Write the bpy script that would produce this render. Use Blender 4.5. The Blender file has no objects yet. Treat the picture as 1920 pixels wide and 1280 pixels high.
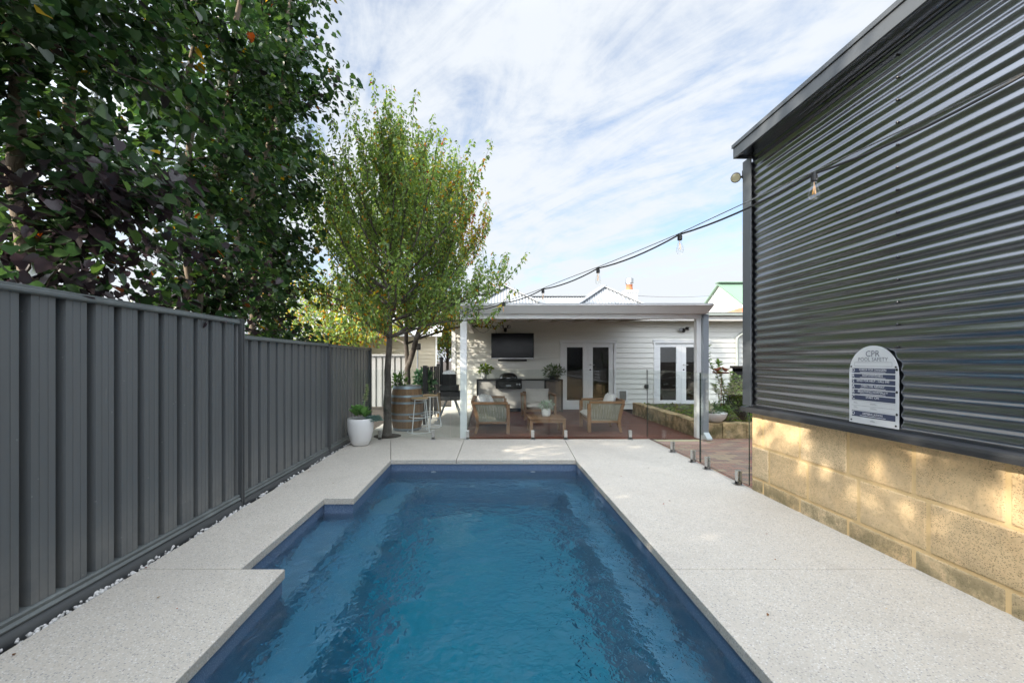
import bpy, math, random
import numpy as np
from mathutils import Vector, Matrix, Quaternion

SC = bpy.context.scene
COL = SC.collection
R = math.radians
PI = math.pi

# ------------------------------------------------------------------ camera, world, sun, exposure
cam_d = bpy.data.cameras.new("camera")
cam = bpy.data.objects.new("camera", cam_d)
COL.objects.link(cam)
cam.location = (0, 0, 1.45)
cam.rotation_euler = (R(90), 0, 0)
cam_d.sensor_width = 36
cam_d.lens = 15.0
cam_d.shift_x = 46 / 1920
cam_d.shift_y = 36 / 1920
cam_d.clip_start = 0.05
cam_d.clip_end = 2000
SC.camera = cam

SUN_TRAVEL = Vector((1.0, 0.55, -0.62)).normalized()      # the way the sunlight goes
TO_SUN = -SUN_TRAVEL
SUN_EL = math.asin(TO_SUN.z)
SUN_ROT = math.atan2(TO_SUN.x, TO_SUN.y) % (2 * PI)

sun_d = bpy.data.lights.new("sun", "SUN")
sun_d.energy = 3.4
sun_d.angle = R(0.8)
sun_d.color = (1.0, 0.90, 0.76)
sun = bpy.data.objects.new("sun", sun_d)
COL.objects.link(sun)
sun.location = (-20, -12, 14)
sun.rotation_euler = SUN_TRAVEL.to_track_quat("-Z", "Y").to_euler()

SC.view_settings.view_transform = "Standard"
SC.view_settings.look = "None"
SC.view_settings.gamma = 1.0
SC.view_settings.exposure = 1.29
SC.view_settings.use_curve_mapping = False
SC.render.engine = "CYCLES"
cy = SC.cycles
cy.use_denoising = True
cy.denoiser = "OPENIMAGEDENOISE"
cy.max_bounces = 10
cy.diffuse_bounces = 4
cy.glossy_bounces = 4
cy.transmission_bounces = 8
cy.transparent_max_bounces = 16
cy.sample_clamp_indirect = 4.0
cy.blur_glossy = 0.5
cy.caustics_refractive = True
cy.caustics_reflective = False

world = bpy.data.worlds.new("World")
SC.world = world
world.use_nodes = True


class G:
    """A short way to write node trees."""
    def __init__(s, tree):
        s.t = tree
        s.t.nodes.clear()

    def n(s, typ, **kw):
        nd = s.t.nodes.new(typ)
        for k, v in kw.items():
            if k.startswith("i_"):
                key = k[2:]
                key = int(key) if key.isdigit() else key
                sock = nd.inputs[key]
                if hasattr(v, "is_output"):
                    s.t.links.new(v, sock)
                else:
                    sock.default_value = v
            else:
                setattr(nd, k, v)
        return nd

    def math(s, op, a, b=0.0, clamp=False):
        nd = s.n("ShaderNodeMath", operation=op, use_clamp=clamp)
        for i, v in enumerate((a, b)):
            if hasattr(v, "is_output"):
                s.t.links.new(v, nd.inputs[i])
            else:
                nd.inputs[i].default_value = v
        return nd.outputs[0]

    def mix(s, fac, a, b, mode="MIX"):
        nd = s.n("ShaderNodeMix", data_type="RGBA", blend_type=mode)
        for i, v in ((0, fac), (6, a), (7, b)):
            if hasattr(v, "is_output"):
                s.t.links.new(v, nd.inputs[i])
            else:
                nd.inputs[i].default_value = v if i == 0 else (tuple(v) + (1,))[:4]
        return nd.outputs[2]

    def ramp(s, fac, stops, interp="LINEAR"):
        nd = s.n("ShaderNodeValToRGB")
        cr = nd.color_ramp
        cr.interpolation = interp
        while len(cr.elements) < len(stops):
            cr.elements.new(0.5)
        for e, (p, c) in zip(cr.elements, stops):
            e.position = p
            e.color = (c, c, c, 1) if isinstance(c, (int, float)) else (tuple(c) + (1,))[:4]
        s.t.links.new(fac, nd.inputs[0])
        return nd.outputs[0]

    def smooth(s, v, lo, hi):
        nd = s.n("ShaderNodeMapRange", interpolation_type="SMOOTHSTEP")
        s.t.links.new(v, nd.inputs[0])
        nd.inputs[1].default_value, nd.inputs[2].default_value = lo, hi
        return nd.outputs[0]

    def noise(s, vec, scale, detail=3, rough=0.55, dist=0.0):
        nd = s.n("ShaderNodeTexNoise", i_Scale=scale, i_Detail=detail, i_Roughness=rough, i_Distortion=dist)
        if vec is not None:
            s.t.links.new(vec, nd.inputs["Vector"])
        return nd.outputs[0]

    def mapping(s, vec, loc=(0, 0, 0), rot=(0, 0, 0), scale=(1, 1, 1)):
        nd = s.n("ShaderNodeMapping", i_Location=loc, i_Rotation=rot, i_Scale=scale)
        s.t.links.new(vec, nd.inputs[0])
        return nd.outputs[0]

    def obj(s):
        return s.n("ShaderNodeTexCoord").outputs["Object"]

    def link(s, a, b):
        s.t.links.new(a, b)


# sky: Nishita blue under a veil of streaky cirrus that brightens towards the sun (behind the camera, left)
w = G(world.node_tree)
sky = w.n("ShaderNodeTexSky", sky_type="NISHITA", sun_disc=False, sun_elevation=SUN_EL, sun_rotation=SUN_ROT,
          altitude=20, air_density=1.0, dust_density=1.2, ozone_density=1.5)
bg_sky = w.n("ShaderNodeBackground", i_Color=sky.outputs[0], i_Strength=0.112)
d = w.n("ShaderNodeTexCoord").outputs["Generated"]
sep = w.n("ShaderNodeSeparateXYZ", i_0=d)
zz = w.math("ADD", w.math("MAXIMUM", sep.outputs[2], 0.0), 0.16)
px = w.math("DIVIDE", sep.outputs[0], zz)
py = w.math("DIVIDE", sep.outputs[1], zz)
plane = w.n("ShaderNodeCombineXYZ", i_0=px, i_1=py).outputs[0]
m0 = w.mapping(plane, rot=(0, 0, R(-36)))
m1 = w.mapping(m0, loc=(3.1, 1.7, 0), scale=(1.6, 0.55, 1))
streak = w.noise(m1, 2.0, 10, 0.62, 1.1)
m2 = w.mapping(m0, loc=(5.2, 0.3, 2), scale=(1.1, 0.55, 1))
broad = w.noise(m2, 0.8, 3, 0.5, 0.3)
m3 = w.mapping(plane, loc=(1.2, 7.3, 4), rot=(0, 0, R(-25)), scale=(1.0, 1.0, 1))
puff = w.noise(m3, 6.0, 8, 0.65, 0.2)
cov = w.math("ADD", w.math("MULTIPLY", streak, 0.95), w.math("MULTIPLY", broad, 0.85))
cov = w.math("ADD", cov, w.math("MULTIPLY", puff, 0.42))
low = w.math("SUBTRACT", 1.0, w.smooth(sep.outputs[2], 0.05, 0.42))
cov = w.math("ADD", cov, w.math("MULTIPLY", low, 0.27))
cfac = w.math("ADD", 0.10, w.math("MULTIPLY", w.smooth(cov, 0.92, 1.34), 0.89))
dots = w.n("ShaderNodeVectorMath", operation="DOT_PRODUCT", i_0=d, i_1=(-0.66, -0.585, 0.47)).outputs["Value"]
aur = w.math("MULTIPLY", w.smooth(dots, 0.04, 0.83), 5.4)
over = w.math("MULTIPLY", w.smooth(sep.outputs[2], 0.62, 0.95), 2.6)
boost = w.math("ADD", w.math("ADD", 1.0, aur), over)
cstr = w.math("MULTIPLY", boost, 0.415)
bg_cloud = w.n("ShaderNodeBackground", i_Color=(0.89, 0.94, 1.0, 1), i_Strength=cstr)
mixs = w.n("ShaderNodeMixShader", i_0=cfac, i_1=bg_sky.outputs[0], i_2=bg_cloud.outputs[0])
wo = w.n("ShaderNodeOutputWorld", i_Surface=mixs.outputs[0])


# ------------------------------------------------------------------ mesh builder and tagging
def thing(name, label, cat, loc=(0, 0, 0), rotz=0.0, group=None):
    o = bpy.data.objects.new(name, None)
    o.empty_display_size = 0.1
    COL.objects.link(o)
    o.location = loc
    o.rotation_euler = (0, 0, rotz)
    tag(o, label, cat, group)
    return o


def tag(o, label, cat, group=None, kind=None):
    o["label"] = label
    o["category"] = cat
    if group:
        o["group"] = group
    if kind:
        o["kind"] = kind
    return o


def struct(o, kind="structure"):
    o["kind"] = kind
    return o


def dup(root, loc, rotz, label, group=None):
    r = root.copy()
    COL.objects.link(r)
    r.location = loc
    r.rotation_euler = (0, 0, rotz)
    r["label"] = label
    if group:
        r["group"] = group
    for ch in list(root.children):
        c = ch.copy()
        COL.objects.link(c)
        c.parent = r
        for g in list(ch.children):
            k = g.copy()
            COL.objects.link(k)
            k.parent = c
    return r


def root_of(o):
    while o.parent is not None:
        o = o.parent
    return o


class MB:
    def __init__(s):
        s.v, s.f, s.m = [], [], []

    def add(s, verts, faces, mat=0):
        b = len(s.v)
        s.v.extend([tuple(p) for p in verts])
        for f in faces:
            s.f.append([b + i for i in f])
            s.m.append(mat)
        return s

    def box(s, x0, x1, y0, y1, z0, z1, mat=0):
        v = [(x0, y0, z0), (x1, y0, z0), (x1, y1, z0), (x0, y1, z0), (x0, y0, z1), (x1, y0, z1), (x1, y1, z1), (x0, y1, z1)]
        return s.add(v, [(3, 2, 1, 0), (4, 5, 6, 7), (0, 1, 5, 4), (1, 2, 6, 5), (2, 3, 7, 6), (3, 0, 4, 7)], mat)

    def bar(s, p, q, wd, ht, mat=0, up=(0, 0, 1)):
        p, q = Vector(p), Vector(q)
        a = (q - p).normalized()
        u = Vector(up)
        if abs(a.dot(u)) > 0.98:
            u = Vector((1, 0, 0))
        sd = a.cross(u).normalized()
        u = sd.cross(a)
        c = [sd * wd / 2 - u * ht / 2, sd * wd / 2 + u * ht / 2, -sd * wd / 2 + u * ht / 2, -sd * wd / 2 - u * ht / 2]
        v = [p + k for k in c] + [q + k for k in c]
        return s.add(v, [(0, 1, 2, 3), (7, 6, 5, 4), (0, 4, 5, 1), (1, 5, 6, 2), (2, 6, 7, 3), (3, 7, 4, 0)], mat)

    def tube(s, pts, rad, n=8, mat=0, cap=True):
        pts = [Vector(p) for p in pts]
        if not hasattr(rad, "__len__"):
            rad = [rad] * len(pts)
        tan = [(pts[min(i + 1, len(pts) - 1)] - pts[max(i - 1, 0)]).normalized() for i in range(len(pts))]
        u = Vector((0, 0, 1)) if abs(tan[0].z) < 0.9 else Vector((1, 0, 0))
        u = (u - tan[0] * u.dot(tan[0])).normalized()
        v, f = [], []
        for i, p in enumerate(pts):
            u = (u - tan[i] * u.dot(tan[i])).normalized()
            b = tan[i].cross(u)
            for k in range(n):
                a = 2 * PI * k / n
                v.append(p + (u * math.cos(a) + b * math.sin(a)) * rad[i])
        for i in range(len(pts) - 1):
            for k in range(n):
                k2 = (k + 1) % n
                f.append((i * n + k, i * n + k2, (i + 1) * n + k2, (i + 1) * n + k))
        if cap:
            f.append(tuple(reversed(range(n))))
            f.append(tuple((len(pts) - 1) * n + k for k in range(n)))
        return s.add(v, f, mat)

    def lathe(s, prof, c=(0, 0, 0), n=32, mat=0):
        v, f = [], []
        for r, z in prof:
            for k in range(n):
                a = 2 * PI * k / n
                v.append((c[0] + r * math.cos(a), c[1] + r * math.sin(a), c[2] + z))
        for i in range(len(prof) - 1):
            for k in range(n):
                k2 = (k + 1) % n
                f.append((i * n + k, i * n + k2, (i + 1) * n + k2, (i + 1) * n + k))
        if prof[0][0] > 1e-4:
            f.append(tuple(reversed(range(n))))
        if prof[-1][0] > 1e-4:
            f.append(tuple((len(prof) - 1) * n + k for k in range(n)))
        return s.add(v, f, mat)

    def prism(s, poly, z0, z1, mat=0):
        """poly: (x, y) counter-clockwise."""
        n = len(poly)
        v = [(x, y, z0) for x, y in poly] + [(x, y, z1) for x, y in poly]
        f = [tuple(reversed(range(n))), tuple(range(n, 2 * n))]
        f += [(i, (i + 1) % n, n + (i + 1) % n, n + i) for i in range(n)]
        return s.add(v, f, mat)

    def extrude(s, prof, axis, a, b, mat=0, close=True):
        """prof: 2-D points in the other two axes (in x,y,z order), swept from a to b along axis."""
        n = len(prof)

        def p3(p, t):
            return {"x": (t, p[0], p[1]), "y": (p[0], t, p[1]), "z": (p[0], p[1], t)}[axis]
        v = [p3(p, a) for p in prof] + [p3(p, b) for p in prof]
        f = [(i, (i + 1) % n, n + (i + 1) % n, n + i) for i in range(n if close else n - 1)]
        if close:
            f += [tuple(reversed(range(n))), tuple(range(n, 2 * n))]
        return s.add(v, f, mat)

    def quad(s, a, b, c, d_, mat=0):
        return s.add([a, b, c, d_], [(0, 1, 2, 3)], mat)

    def build(s, name, mats, parent=None, smooth=None, bevel=0.0, seg=2, world=True):
        me = bpy.data.meshes.new(name)
        off = Vector((0, 0, 0))
        if parent is not None and world:
            off = root_of(parent).location
        me.from_pydata([(p[0] - off[0], p[1] - off[1], p[2] - off[2]) for p in s.v], [], s.f)
        for m in (mats if isinstance(mats, (list, tuple)) else [mats]):
            me.materials.append(m)
        me.polygons.foreach_set("material_index", s.m)
        me.validate()
        bmf = __import__("bmesh")
        b = bmf.new()
        b.from_mesh(me)
        bmf.ops.recalc_face_normals(b, faces=b.faces)
        b.to_mesh(me)
        b.free()
        if smooth is not None:
            me.polygons.foreach_set("use_smooth", [True] * len(me.polygons))
            me.set_sharp_from_angle(angle=R(smooth))
        me.update()
        o = bpy.data.objects.new(name, me)
        COL.objects.link(o)
        if parent is not None:
            o.parent = parent
        if bevel:
            md = o.modifiers.new("bevel", "BEVEL")
            md.width = bevel
            md.segments = seg
            md.limit_method = "ANGLE"
            md.angle_limit = R(40)
        return o


# ------------------------------------------------------------------ materials
def pbsdf(g, **kw):
    b = g.n("ShaderNodeBsdfPrincipled")
    for k, v in kw.items():
        sock = b.inputs[k]
        if hasattr(v, "is_output"):
            g.link(v, sock)
        elif sock.type == "RGBA" and len(v) == 3:
            sock.default_value = tuple(v) + (1,)
        else:
            sock.default_value = v
    return b


def newmat(name):
    m = bpy.data.materials.new(name)
    m.use_nodes = True
    return m, G(m.node_tree)


def finish(g, shader):
    g.n("ShaderNodeOutputMaterial", i_Surface=shader)


def pm(name, col, rough=0.5, metal=0.0, var=0.12, vs=5.0, bump=0.0, bs=60.0, ior=1.5, coat=0.0, stretch=(1, 1, 1), dirt=None):
    """A painted, metal, wood or cloth surface with uneven tone, uneven gloss and a little relief."""
    m, g = newmat(name)
    co = g.mapping(g.obj(), scale=stretch)
    nz = g.noise(co, vs, 5, 0.6)
    c = g.mix(nz, tuple(max(0, x * (1 - var)) for x in col), tuple(min(1, x * (1 + var)) for x in col))
    if dirt:
        dn = g.ramp(g.noise(co, vs * 0.6, 8, 0.7), [(0.5, 0.0), (0.72, 1.0)])
        c = g.mix(g.math("MULTIPLY", dn, dirt[1]), c, dirt[0])
    rr = g.math("ADD", rough - 0.06, g.math("MULTIPLY", nz, 0.12), True)
    kw = {"Base Color": c, "Roughness": rr, "Metallic": metal, "IOR": ior, "Coat Weight": coat}
    b = pbsdf(g, **kw)
    if bump:
        bn = g.n("ShaderNodeBump", i_Strength=1.0, i_Distance=bump, i_Height=g.noise(co, bs, 3, 0.6))
        g.link(bn.outputs[0], b.inputs["Normal"])
    finish(g, b.outputs[0])
    return m


def mat_concrete():
    m, g = newmat("honed_aggregate_concrete")
    co = g.obj()
    big = g.noise(co, 0.9, 5, 0.6)
    mid = g.noise(co, 11, 4, 0.6)
    base = g.mix(big, (0.555, 0.51, 0.44), (0.67, 0.615, 0.53))
    base = g.mix(g.math("MULTIPLY", mid, 0.4), base, (0.46, 0.445, 0.415))
    v1 = g.n("ShaderNodeTexVoronoi", i_Scale=92.0, i_Randomness=1.0)
    g.link(co, v1.inputs["Vector"])
    sp = g.n("ShaderNodeSeparateColor", i_0=v1.outputs["Color"])
    near = g.math("LESS_THAN", v1.outputs["Distance"], 0.40)
    dark = g.math("MULTIPLY", near, g.math("GREATER_THAN", sp.outputs[0], 0.81))
    tan = g.math("MULTIPLY", near, g.math("GREATER_THAN", sp.outputs[1], 0.86))
    pale = g.math("MULTIPLY", near, g.math("GREATER_THAN", sp.outputs[2], 0.72))
    c = g.mix(g.math("MULTIPLY", pale, 0.5), base, (0.82, 0.82, 0.81))
    c = g.mix(g.math("MULTIPLY", tan, 0.6), c, (0.42, 0.36, 0.27))
    c = g.mix(g.math("MULTIPLY", dark, 0.75), c, (0.22, 0.22, 0.22))
    v2 = g.n("ShaderNodeTexVoronoi", i_Scale=190.0)
    g.link(co, v2.inputs["Vector"])
    s2 = g.n("ShaderNodeSeparateColor", i_0=v2.outputs["Color"])
    c = g.mix(g.math("MULTIPLY", g.math("GREATER_THAN", s2.outputs[0], 0.8), 0.35), c, (0.34, 0.34, 0.33))
    st = g.ramp(g.noise(co, 2.3, 7, 0.7, 0.4), [(0.52, 0.0), (0.7, 1.0)])
    c = g.mix(g.math("MULTIPLY", st, 0.20), c, (0.34, 0.30, 0.245))
    splash = g.ramp(g.noise(g.mapping(co, loc=(3, 8, 0)), 0.75, 6, 0.62, 0.8), [(0.50, 0.0), (0.60, 1.0)])
    c = g.mix(g.math("MULTIPLY", splash, 0.16), c, (0.36, 0.34, 0.31))
    b = pbsdf(g, **{"Base Color": c, "Roughness": g.math("ADD", 0.5, g.math("MULTIPLY", mid, 0.3)), "IOR": 1.4})
    bn = g.n("ShaderNodeBump", i_Strength=0.5, i_Distance=0.002, i_Height=g.math("ADD", v1.outputs["Distance"], mid))
    g.link(bn.outputs[0], b.inputs["Normal"])
    finish(g, b.outputs[0])
    return m


def mat_limestone(name="limestone", moss=0.0):
    m, g = newmat(name)
    co = g.obj()
    at = g.n("ShaderNodeAttribute", attribute_name="tone").outputs["Fac"]
    big = g.noise(co, 2.2, 6, 0.65)
    base = g.mix(big, (0.66, 0.44, 0.215), (0.84, 0.64, 0.38))
    base = g.mix(g.math("MULTIPLY", at, 0.55), base, (0.86, 0.70, 0.47))
    patchy = g.ramp(g.noise(g.mapping(co, loc=(2, 5, 1)), 4.0, 6, 0.7, 0.5), [(0.46, 0.0), (0.66, 1.0)])
    base = g.mix(g.math("MULTIPLY", patchy, 0.45), base, (0.50, 0.38, 0.24))
    grain = g.noise(co, 34, 5, 0.7)
    base = g.mix(g.math("MULTIPLY", g.ramp(grain, [(0.35, 1.0), (0.52, 0.0)]), 0.32), base, (0.42, 0.30, 0.16))
    vo = g.n("ShaderNodeTexVoronoi", i_Scale=85.0, i_Randomness=1.0)
    g.link(g.mapping(co, scale=(1, 1, 1.9)), vo.inputs["Vector"])
    sp = g.n("ShaderNodeSeparateColor", i_0=vo.outputs["Color"])
    clus = g.noise(co, 5, 3, 0.6)
    pit = g.math("MULTIPLY", g.math("LESS_THAN", vo.outputs["Distance"], 0.33), g.math("GREATER_THAN", g.math("ADD", sp.outputs[0], g.math("MULTIPLY", clus, 1.2)), 0.98))
    c = g.mix(g.math("MULTIPLY", pit, 0.75), base, (0.20, 0.135, 0.07))
    # dirt and algae near the foot and, on the garden beds, moss
    z = g.n("ShaderNodeSeparateXYZ", i_0=g.n("ShaderNodeNewGeometry").outputs["Position"]).outputs[2]
    foot = g.math("MULTIPLY", g.math("SUBTRACT", 1.0, g.smooth(z, 0.03, 0.26)), g.ramp(g.noise(co, 7, 6, 0.7), [(0.34, 0.0), (0.58, 1.0)]))
    c = g.mix(g.math("MULTIPLY", foot, 0.72), c, (0.15, 0.14, 0.075))
    if moss:
        mo = g.ramp(g.noise(co, 4.5, 8, 0.7), [(0.42, 0.0), (0.6, 1.0)])
        c = g.mix(g.math("MULTIPLY", mo, moss), c, (0.085, 0.085, 0.03))
    hgt = g.math("SUBTRACT", g.math("ADD", g.math("MULTIPLY", grain, 0.6), g.math("MULTIPLY", g.noise(co, 9, 4), 0.8)), g.math("MULTIPLY", pit, 0.8))
    b = pbsdf(g, **{"Base Color": c, "Roughness": 0.9, "IOR": 1.35})
    bn = g.n("ShaderNodeBump", i_Strength=1.0, i_Distance=0.011, i_Height=hgt)
    g.link(bn.outputs[0], b.inputs["Normal"])
    finish(g, b.outputs[0])
    return m


def mat_brick_paving():
    m, g = newmat("recycled_brick_paving")
    co = g.obj()
    br = g.n("ShaderNodeTexBrick", offset=0.5, i_Scale=1.0, i_Color1=(0, 0, 0, 1), i_Color2=(1, 1, 1, 1), i_Mortar=(0.5, 0.5, 0.5, 1))
    br.inputs["Mortar Size"].default_value = 0.006
    br.inputs["Brick Width"].default_value = 0.23
    br.inputs["Row Height"].default_value = 0.112
    g.link(co, br.inputs["Vector"])
    sp = g.n("ShaderNodeSeparateColor", i_0=br.outputs["Color"])
    c = g.ramp(sp.outputs[0], [(0.0, (0.12, 0.06, 0.045)), (0.2, (0.28, 0.10, 0.06)), (0.45, (0.36, 0.15, 0.09)), (0.62, (0.22, 0.11, 0.08)), (0.8, (0.40, 0.27, 0.15)), (1.0, (0.32, 0.12, 0.075))])
    c = g.mix(g.math("MULTIPLY", g.noise(co, 9, 6, 0.7), 0.5), c, (0.15, 0.13, 0.11))
    c = g.mix(br.outputs["Fac"], c, (0.10, 0.09, 0.075))
    b = pbsdf(g, **{"Base Color": c, "Roughness": 0.82})
    h = g.math("SUBTRACT", g.math("MULTIPLY", g.noise(co, 30, 4), 0.35), br.outputs["Fac"])
    bn = g.n("ShaderNodeBump", i_Strength=0.8, i_Distance=0.006, i_Height=h)
    g.link(bn.outputs[0], b.inputs["Normal"])
    finish(g, b.outputs[0])
    return m


def mat_boards(name, c1, c2, width, length, rough=0.45, gap=(0.02, 0.012, 0.008), rot=0.0, gapw=0.005):
    m, g = newmat(name)
    co = g.mapping(g.obj(), rot=(0, 0, rot))
    br = g.n("ShaderNodeTexBrick", offset=0.37, i_Scale=1.0, i_Color1=(0, 0, 0, 1), i_Color2=(1, 1, 1, 1), i_Mortar=(0.5, 0.5, 0.5, 1))
    br.inputs["Mortar Size"].default_value = gapw
    br.inputs["Brick Width"].default_value = length
    br.inputs["Row Height"].default_value = width
    g.link(co, br.inputs["Vector"])
    sp = g.n("ShaderNodeSeparateColor", i_0=br.outputs["Color"])
    gr = g.noise(g.mapping(co, scale=(1.2, 22, 8)), 5, 6, 0.65, 0.4)
    c = g.mix(sp.outputs[0], c1, c2)
    c = g.mix(g.math("MULTIPLY", gr, 0.5), c, tuple(x * 0.55 for x in c1))
    c = g.mix(br.outputs["Fac"], c, gap)
    b = pbsdf(g, **{"Base Color": c, "Roughness": g.math("ADD", rough - 0.1, g.math("MULTIPLY", gr, 0.25))})
    bn = g.n("ShaderNodeBump", i_Strength=0.7, i_Distance=0.004, i_Height=g.math("SUBTRACT", g.math("MULTIPLY", gr, 0.2), br.outputs["Fac"]))
    g.link(bn.outputs[0], b.inputs["Normal"])
    finish(g, b.outputs[0])
    return m


def mat_wood(name, c1, c2, stretch=(3, 3, 30), rough=0.55, dist=0.6):
    m, g = newmat(name)
    co = g.mapping(g.obj(), scale=stretch)
    gr = g.noise(co, 1.6, 7, 0.65, dist)
    blot = g.noise(g.obj(), 3.0, 3)
    c = g.mix(gr, c1, c2)
    c = g.mix(g.math("MULTIPLY", blot, 0.35), c, tuple(x * 0.6 for x in c1))
    b = pbsdf(g, **{"Base Color": c, "Roughness": rough})
    bn = g.n("ShaderNodeBump", i_Strength=0.5, i_Distance=0.001, i_Height=gr)
    g.link(bn.outputs[0], b.inputs["Normal"])
    finish(g, b.outputs[0])
    return m


def mat_pane(name, tint=(0.93, 0.97, 0.955), refl=1.0, rough=0.0):
    """Thin clear sheet glass: what is behind shows through, the sky mirrors by Fresnel."""
    m, g = newmat(name)
    tr = g.n("ShaderNodeBsdfTransparent", i_Color=tuple(tint) + (1,))
    gl = g.n("ShaderNodeBsdfGlossy", i_Color=(1, 1, 1, 1), i_Roughness=rough)
    back = g.n("ShaderNodeNewGeometry").outputs["Backfacing"]
    ior = g.math("SUBTRACT", 1.5, g.math("MULTIPLY", back, 1.5 - 1 / 1.5))
    fr = g.n("ShaderNodeFresnel", i_IOR=ior)
    f = g.math("MULTIPLY", fr.outputs[0], refl)
    mx = g.n("ShaderNodeMixShader", i_0=f, i_1=tr.outputs[0], i_2=gl.outputs[0])
    finish(g, mx.outputs[0])
    return m


def mat_water():
    m, g = newmat("pool_water")
    co = g.obj()
    a = g.noise(g.mapping(co, scale=(1.0, 1.15, 1)), 12.0, 3, 0.55, 0.7)
    b2 = g.noise(g.mapping(co, rot=(0, 0, 0.6)), 26, 2, 0.5, 0.4)
    c = g.noise(co, 2.6, 2, 0.5)
    sh = g.mapping(co, loc=(0.40, -5.35, 0.165))
    ln = g.n("ShaderNodeVectorMath", operation="LENGTH", i_0=sh).outputs["Value"]
    wave = g.math("SINE", g.math("MULTIPLY", g.math("ADD", ln, g.math("MULTIPLY", c, 0.12)), 62.0))
    wave = g.math("MULTIPLY", wave, g.math("SUBTRACT", 1.0, g.smooth(ln, 0.1, 1.1)))
    amp = g.math("ADD", 0.40, g.math("MULTIPLY", g.smooth(c, 0.38, 0.66), 1.25))
    h = g.math("ADD", g.math("MULTIPLY", a, 1.0), g.math("MULTIPLY", b2, 0.48))
    h = g.math("ADD", g.math("MULTIPLY", h, amp), g.math("MULTIPLY", wave, 0.075))
    bn = g.n("ShaderNodeBump", i_Strength=1.0, i_Distance=0.032, i_Height=h)
    bs = pbsdf(g, **{"Base Color": (1, 1, 1), "Roughness": 0.0, "IOR": 1.333, "Transmission Weight": 1.0})
    g.link(bn.outputs[0], bs.inputs["Normal"])
    va = g.n("ShaderNodeVolumeAbsorption", i_Color=(0.0, 0.80, 0.88, 1), i_Density=0.9)
    g.n("ShaderNodeOutputMaterial", i_Surface=bs.outputs[0], i_Volume=va.outputs[0])
    return m


def mat_shell(name="blue_pool_shell", k=1.0, tint=(1, 1, 1)):
    m, g = newmat(name)
    co = g.obj()
    nz = g.noise(co, 160, 2, 0.6)
    big = g.noise(co, 1.5, 3)
    c = g.mix(big, tuple(k * x * y for x, y in zip((0.085, 0.135, 0.235), tint)), tuple(k * x * y for x, y in zip((0.105, 0.165, 0.27), tint)))
    c = g.mix(g.math("MULTIPLY", g.ramp(nz, [(0.52, 0.0), (0.66, 1.0)]), 0.5), c, (0.42, 0.50, 0.62))
    b = pbsdf(g, **{"Base Color": c, "Roughness": 0.4})
    finish(g, b.outputs[0])
    return m


def mat_leaf(name, trans=0.35, rough=0.4, gain=2.2):
    """Leaf colour from the per-leaf attribute, a sheen on the face and light glowing through the blade."""
    m, g = newmat(name)
    at = g.n("ShaderNodeAttribute", attribute_name="leaf").outputs["Color"]
    b = pbsdf(g, **{"Base Color": at, "Roughness": rough, "IOR": 1.45})
    hs = g.n("ShaderNodeHueSaturation", i_Hue=0.485, i_Saturation=1.15, i_Value=gain, i_Color=at)
    tl = g.n("ShaderNodeBsdfTranslucent", i_Color=hs.outputs[0])
    mx = g.n("ShaderNodeMixShader", i_0=trans, i_1=b.outputs[0], i_2=tl.outputs[0])
    finish(g, mx.outputs[0])
    return m


def mat_bark(name, c1, c2):
    m, g = newmat(name)
    co = g.mapping(g.obj(), scale=(1, 1, 0.3))
    gr = g.noise(co, 30, 7, 0.7, 0.5)
    c = g.mix(gr, c1, c2)
    c = g.mix(g.ramp(g.noise(g.obj(), 6, 4), [(0.5, 0.0), (0.65, 0.5)]), c, (0.22, 0.20, 0.17))
    b = pbsdf(g, **{"Base Color": c, "Roughness": 0.9})
    bn = g.n("ShaderNodeBump", i_Strength=1.0, i_Distance=0.008, i_Height=gr)
    g.link(bn.outputs[0], b.inputs["Normal"])
    finish(g, b.outputs[0])
    return m


CONCRETE = mat_concrete()
LIME = mat_limestone()
LIME_MOSS = mat_limestone("mossy_limestone", 0.75)
MORTAR = pm("sandy_mortar", (0.72, 0.52, 0.265), 0.95, var=0.2, vs=9, bump=0.003, bs=80)
BRICKS = mat_brick_paving()
DECKING = mat_boards("merbau_decking", (0.12, 0.036, 0.020), (0.20, 0.062, 0.033), 0.092, 2.7, 0.6)
WATER = mat_water()
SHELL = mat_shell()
SHELL_FLOOR = mat_shell("lit_teal_pool_floor", 2.0, (0.38, 1.26, 0.94))  # same gelcoat as the shell; underwater light painted in as brighter teal
SHELL_BENCH = mat_shell("lit_pale_pool_bench", 1.55, (0.85, 1.07, 0.97))  # same gelcoat again, paler to stand in for light on the ledges


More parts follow.
